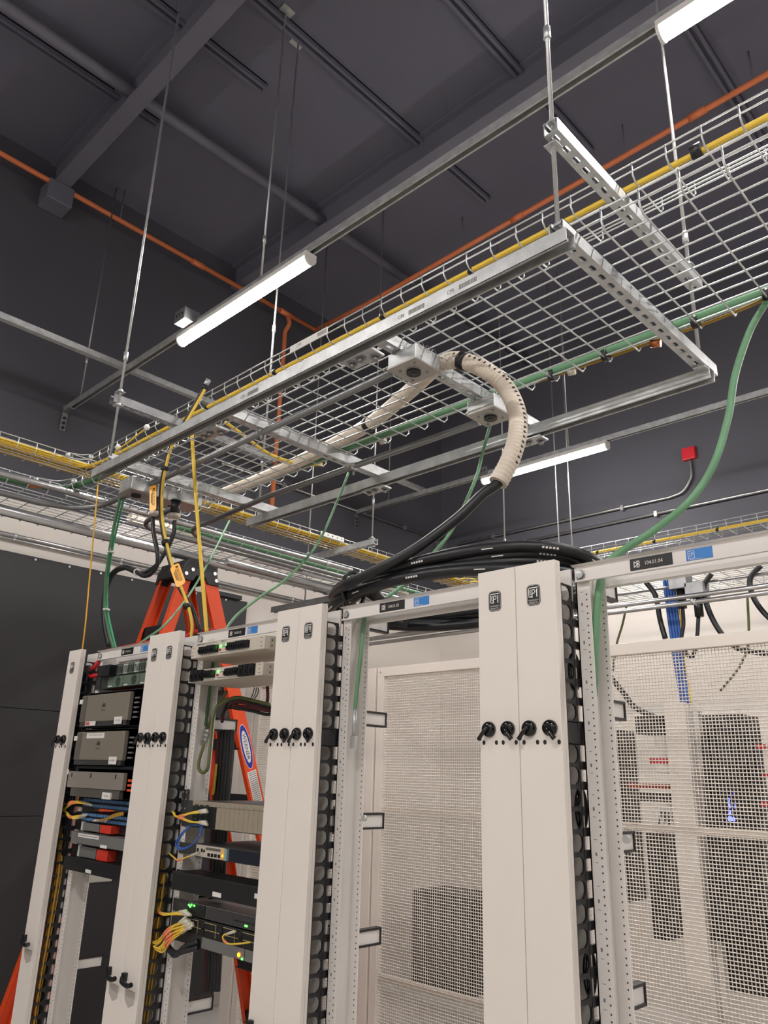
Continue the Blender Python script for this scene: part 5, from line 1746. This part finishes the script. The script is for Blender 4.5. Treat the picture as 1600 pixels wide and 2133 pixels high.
# far cords and bundle above the fence
for k in range(5):
    p = path((1384 + 6 * k, 1208, 4.93), (1390 + 6 * k, 1260, 4.92), (1398 + 6 * k, 1320, 4.91), (1410 + 5 * k, 1400, 4.91), (1422 + 5 * k, 1470, 4.91))
    cable('network_lead', 'blue cable in the bundle dropping to the far racks' if k != 4 else 'thin yellow cable beside the blue bundle dropping to the far racks', p, .011 if k != 4 else .006, BLUEC if k != 4 else YELLOW, 'cable', 'blue bundle cables' if k != 4 else None)
for k, p in enumerate((((1345, 1212), (1365, 1240), (1375, 1290), (1386, 1330)), ((1482, 1195), (1466, 1225), (1478, 1275), (1505, 1322), (1540, 1352), (1600, 1362)), ((1585, 1178), (1563, 1205), (1570, 1245), (1600, 1285), (1640, 1310)), ((1422, 1265), (1424, 1300), (1420, 1340), (1440, 1370), (1452, 1340)), ((1455, 1285), (1453, 1320), (1450, 1345)))):
    cable('electric_cable', ['black cord left of the blue bundle over the far racks', 'black cord curving down right of the plugs over the far racks', 'black cord curving at the right picture edge', 'black cord under the left far plug', 'black cord under the right far plug'][k], path(*[(a, b, 4.88) for a, b in p]), .017 if k < 3 else .012, RUBBER, 'cord')
for k, (x, y) in enumerate(((1420, 1245), (1455, 1262))):
    p = aY(x, y, 4.88)
    root = thing('power_plug', ('left', 'right')[k] + ' of two black plugs hanging over the far racks', 'power plug', p, 'far plugs')
    MB().tube([p + Vector((0, 0, .05)), p - Vector((0, 0, .07))], .028, 12).build('body', BLACKP, root)
    MB().box(p.x - .06, p.x + .06, p.y - .05, p.y + .06, p.z + .052, p.z + .15).build('outlet_box', GALVD, root, bevel=.004)
for k, pp in enumerate((((1305, 1262), (1297, 1300), (1284, 1345), (1276, 1400)), ((1557, 1240), (1560, 1310), (1558, 1345), (1540, 1390), (1500, 1440)))):
    cable('ground_cable', ('left', 'right')[k] + ' thin green cable hanging over the far racks', path(*[(a, b, 4.86) for a, b in pp]), .0075, OLIVE, 'cable')
p0 = path((1272, 1410, 4.84), (1300, 1445, 4.84), (1325, 1475, 4.84), (1380, 1500, 4.84))
cable('power_cable', 'black cable entering the far left rack at its top corner', p0, .018, RUBBER, 'cable')
# dark cabinet low behind the fence
root = thing('cabinet', 'low dark cabinet behind the fence seen through the empty rack', 'cabinet', (-4.65, 5.85, FLOOR))
bx(root, 'body', -5.0, -4.32, 5.62, 6.1, FLOOR, .76, BLACKM, .01)
bx(root, 'door', -4.97, -4.35, 5.605, 5.62, FLOOR + .06, .73, DGREY, .004)
# ---------------------------------------------------------------- camera, world, colour
cam = bpy.data.cameras.new('camera')
cam.sensor_fit = 'HORIZONTAL'
cam.sensor_width = 36.0
cam.lens = 36.0 * F / 1600.0
cam.clip_start = 0.02
cam.clip_end = 60
co = bpy.data.objects.new('camera', cam)
COL.objects.link(co)
co.matrix_world = Matrix.Translation(CAM) @ M3.to_4x4()
SC.camera = co

w = bpy.data.worlds.new('world')
w.use_nodes = True
w.node_tree.nodes['Background'].inputs['Color'].default_value = (.9, .92, 1, 1)
w.node_tree.nodes['Background'].inputs['Strength'].default_value = 0.0
SC.world = w
SC.view_settings.view_transform = 'Standard'
SC.view_settings.look = 'None'
SC.view_settings.gamma = 1
SC.view_settings.exposure = 2.35
SC.view_settings.use_curve_mapping = False
SC.cycles.use_denoising = True
SC.cycles.max_bounces = 8
SC.cycles.diffuse_bounces = 5
SC.cycles.glossy_bounces = 4

for o in list(SC.objects):
    if o.parent is None:
        o.location.z += DZ
bpy.context.view_layer.update()
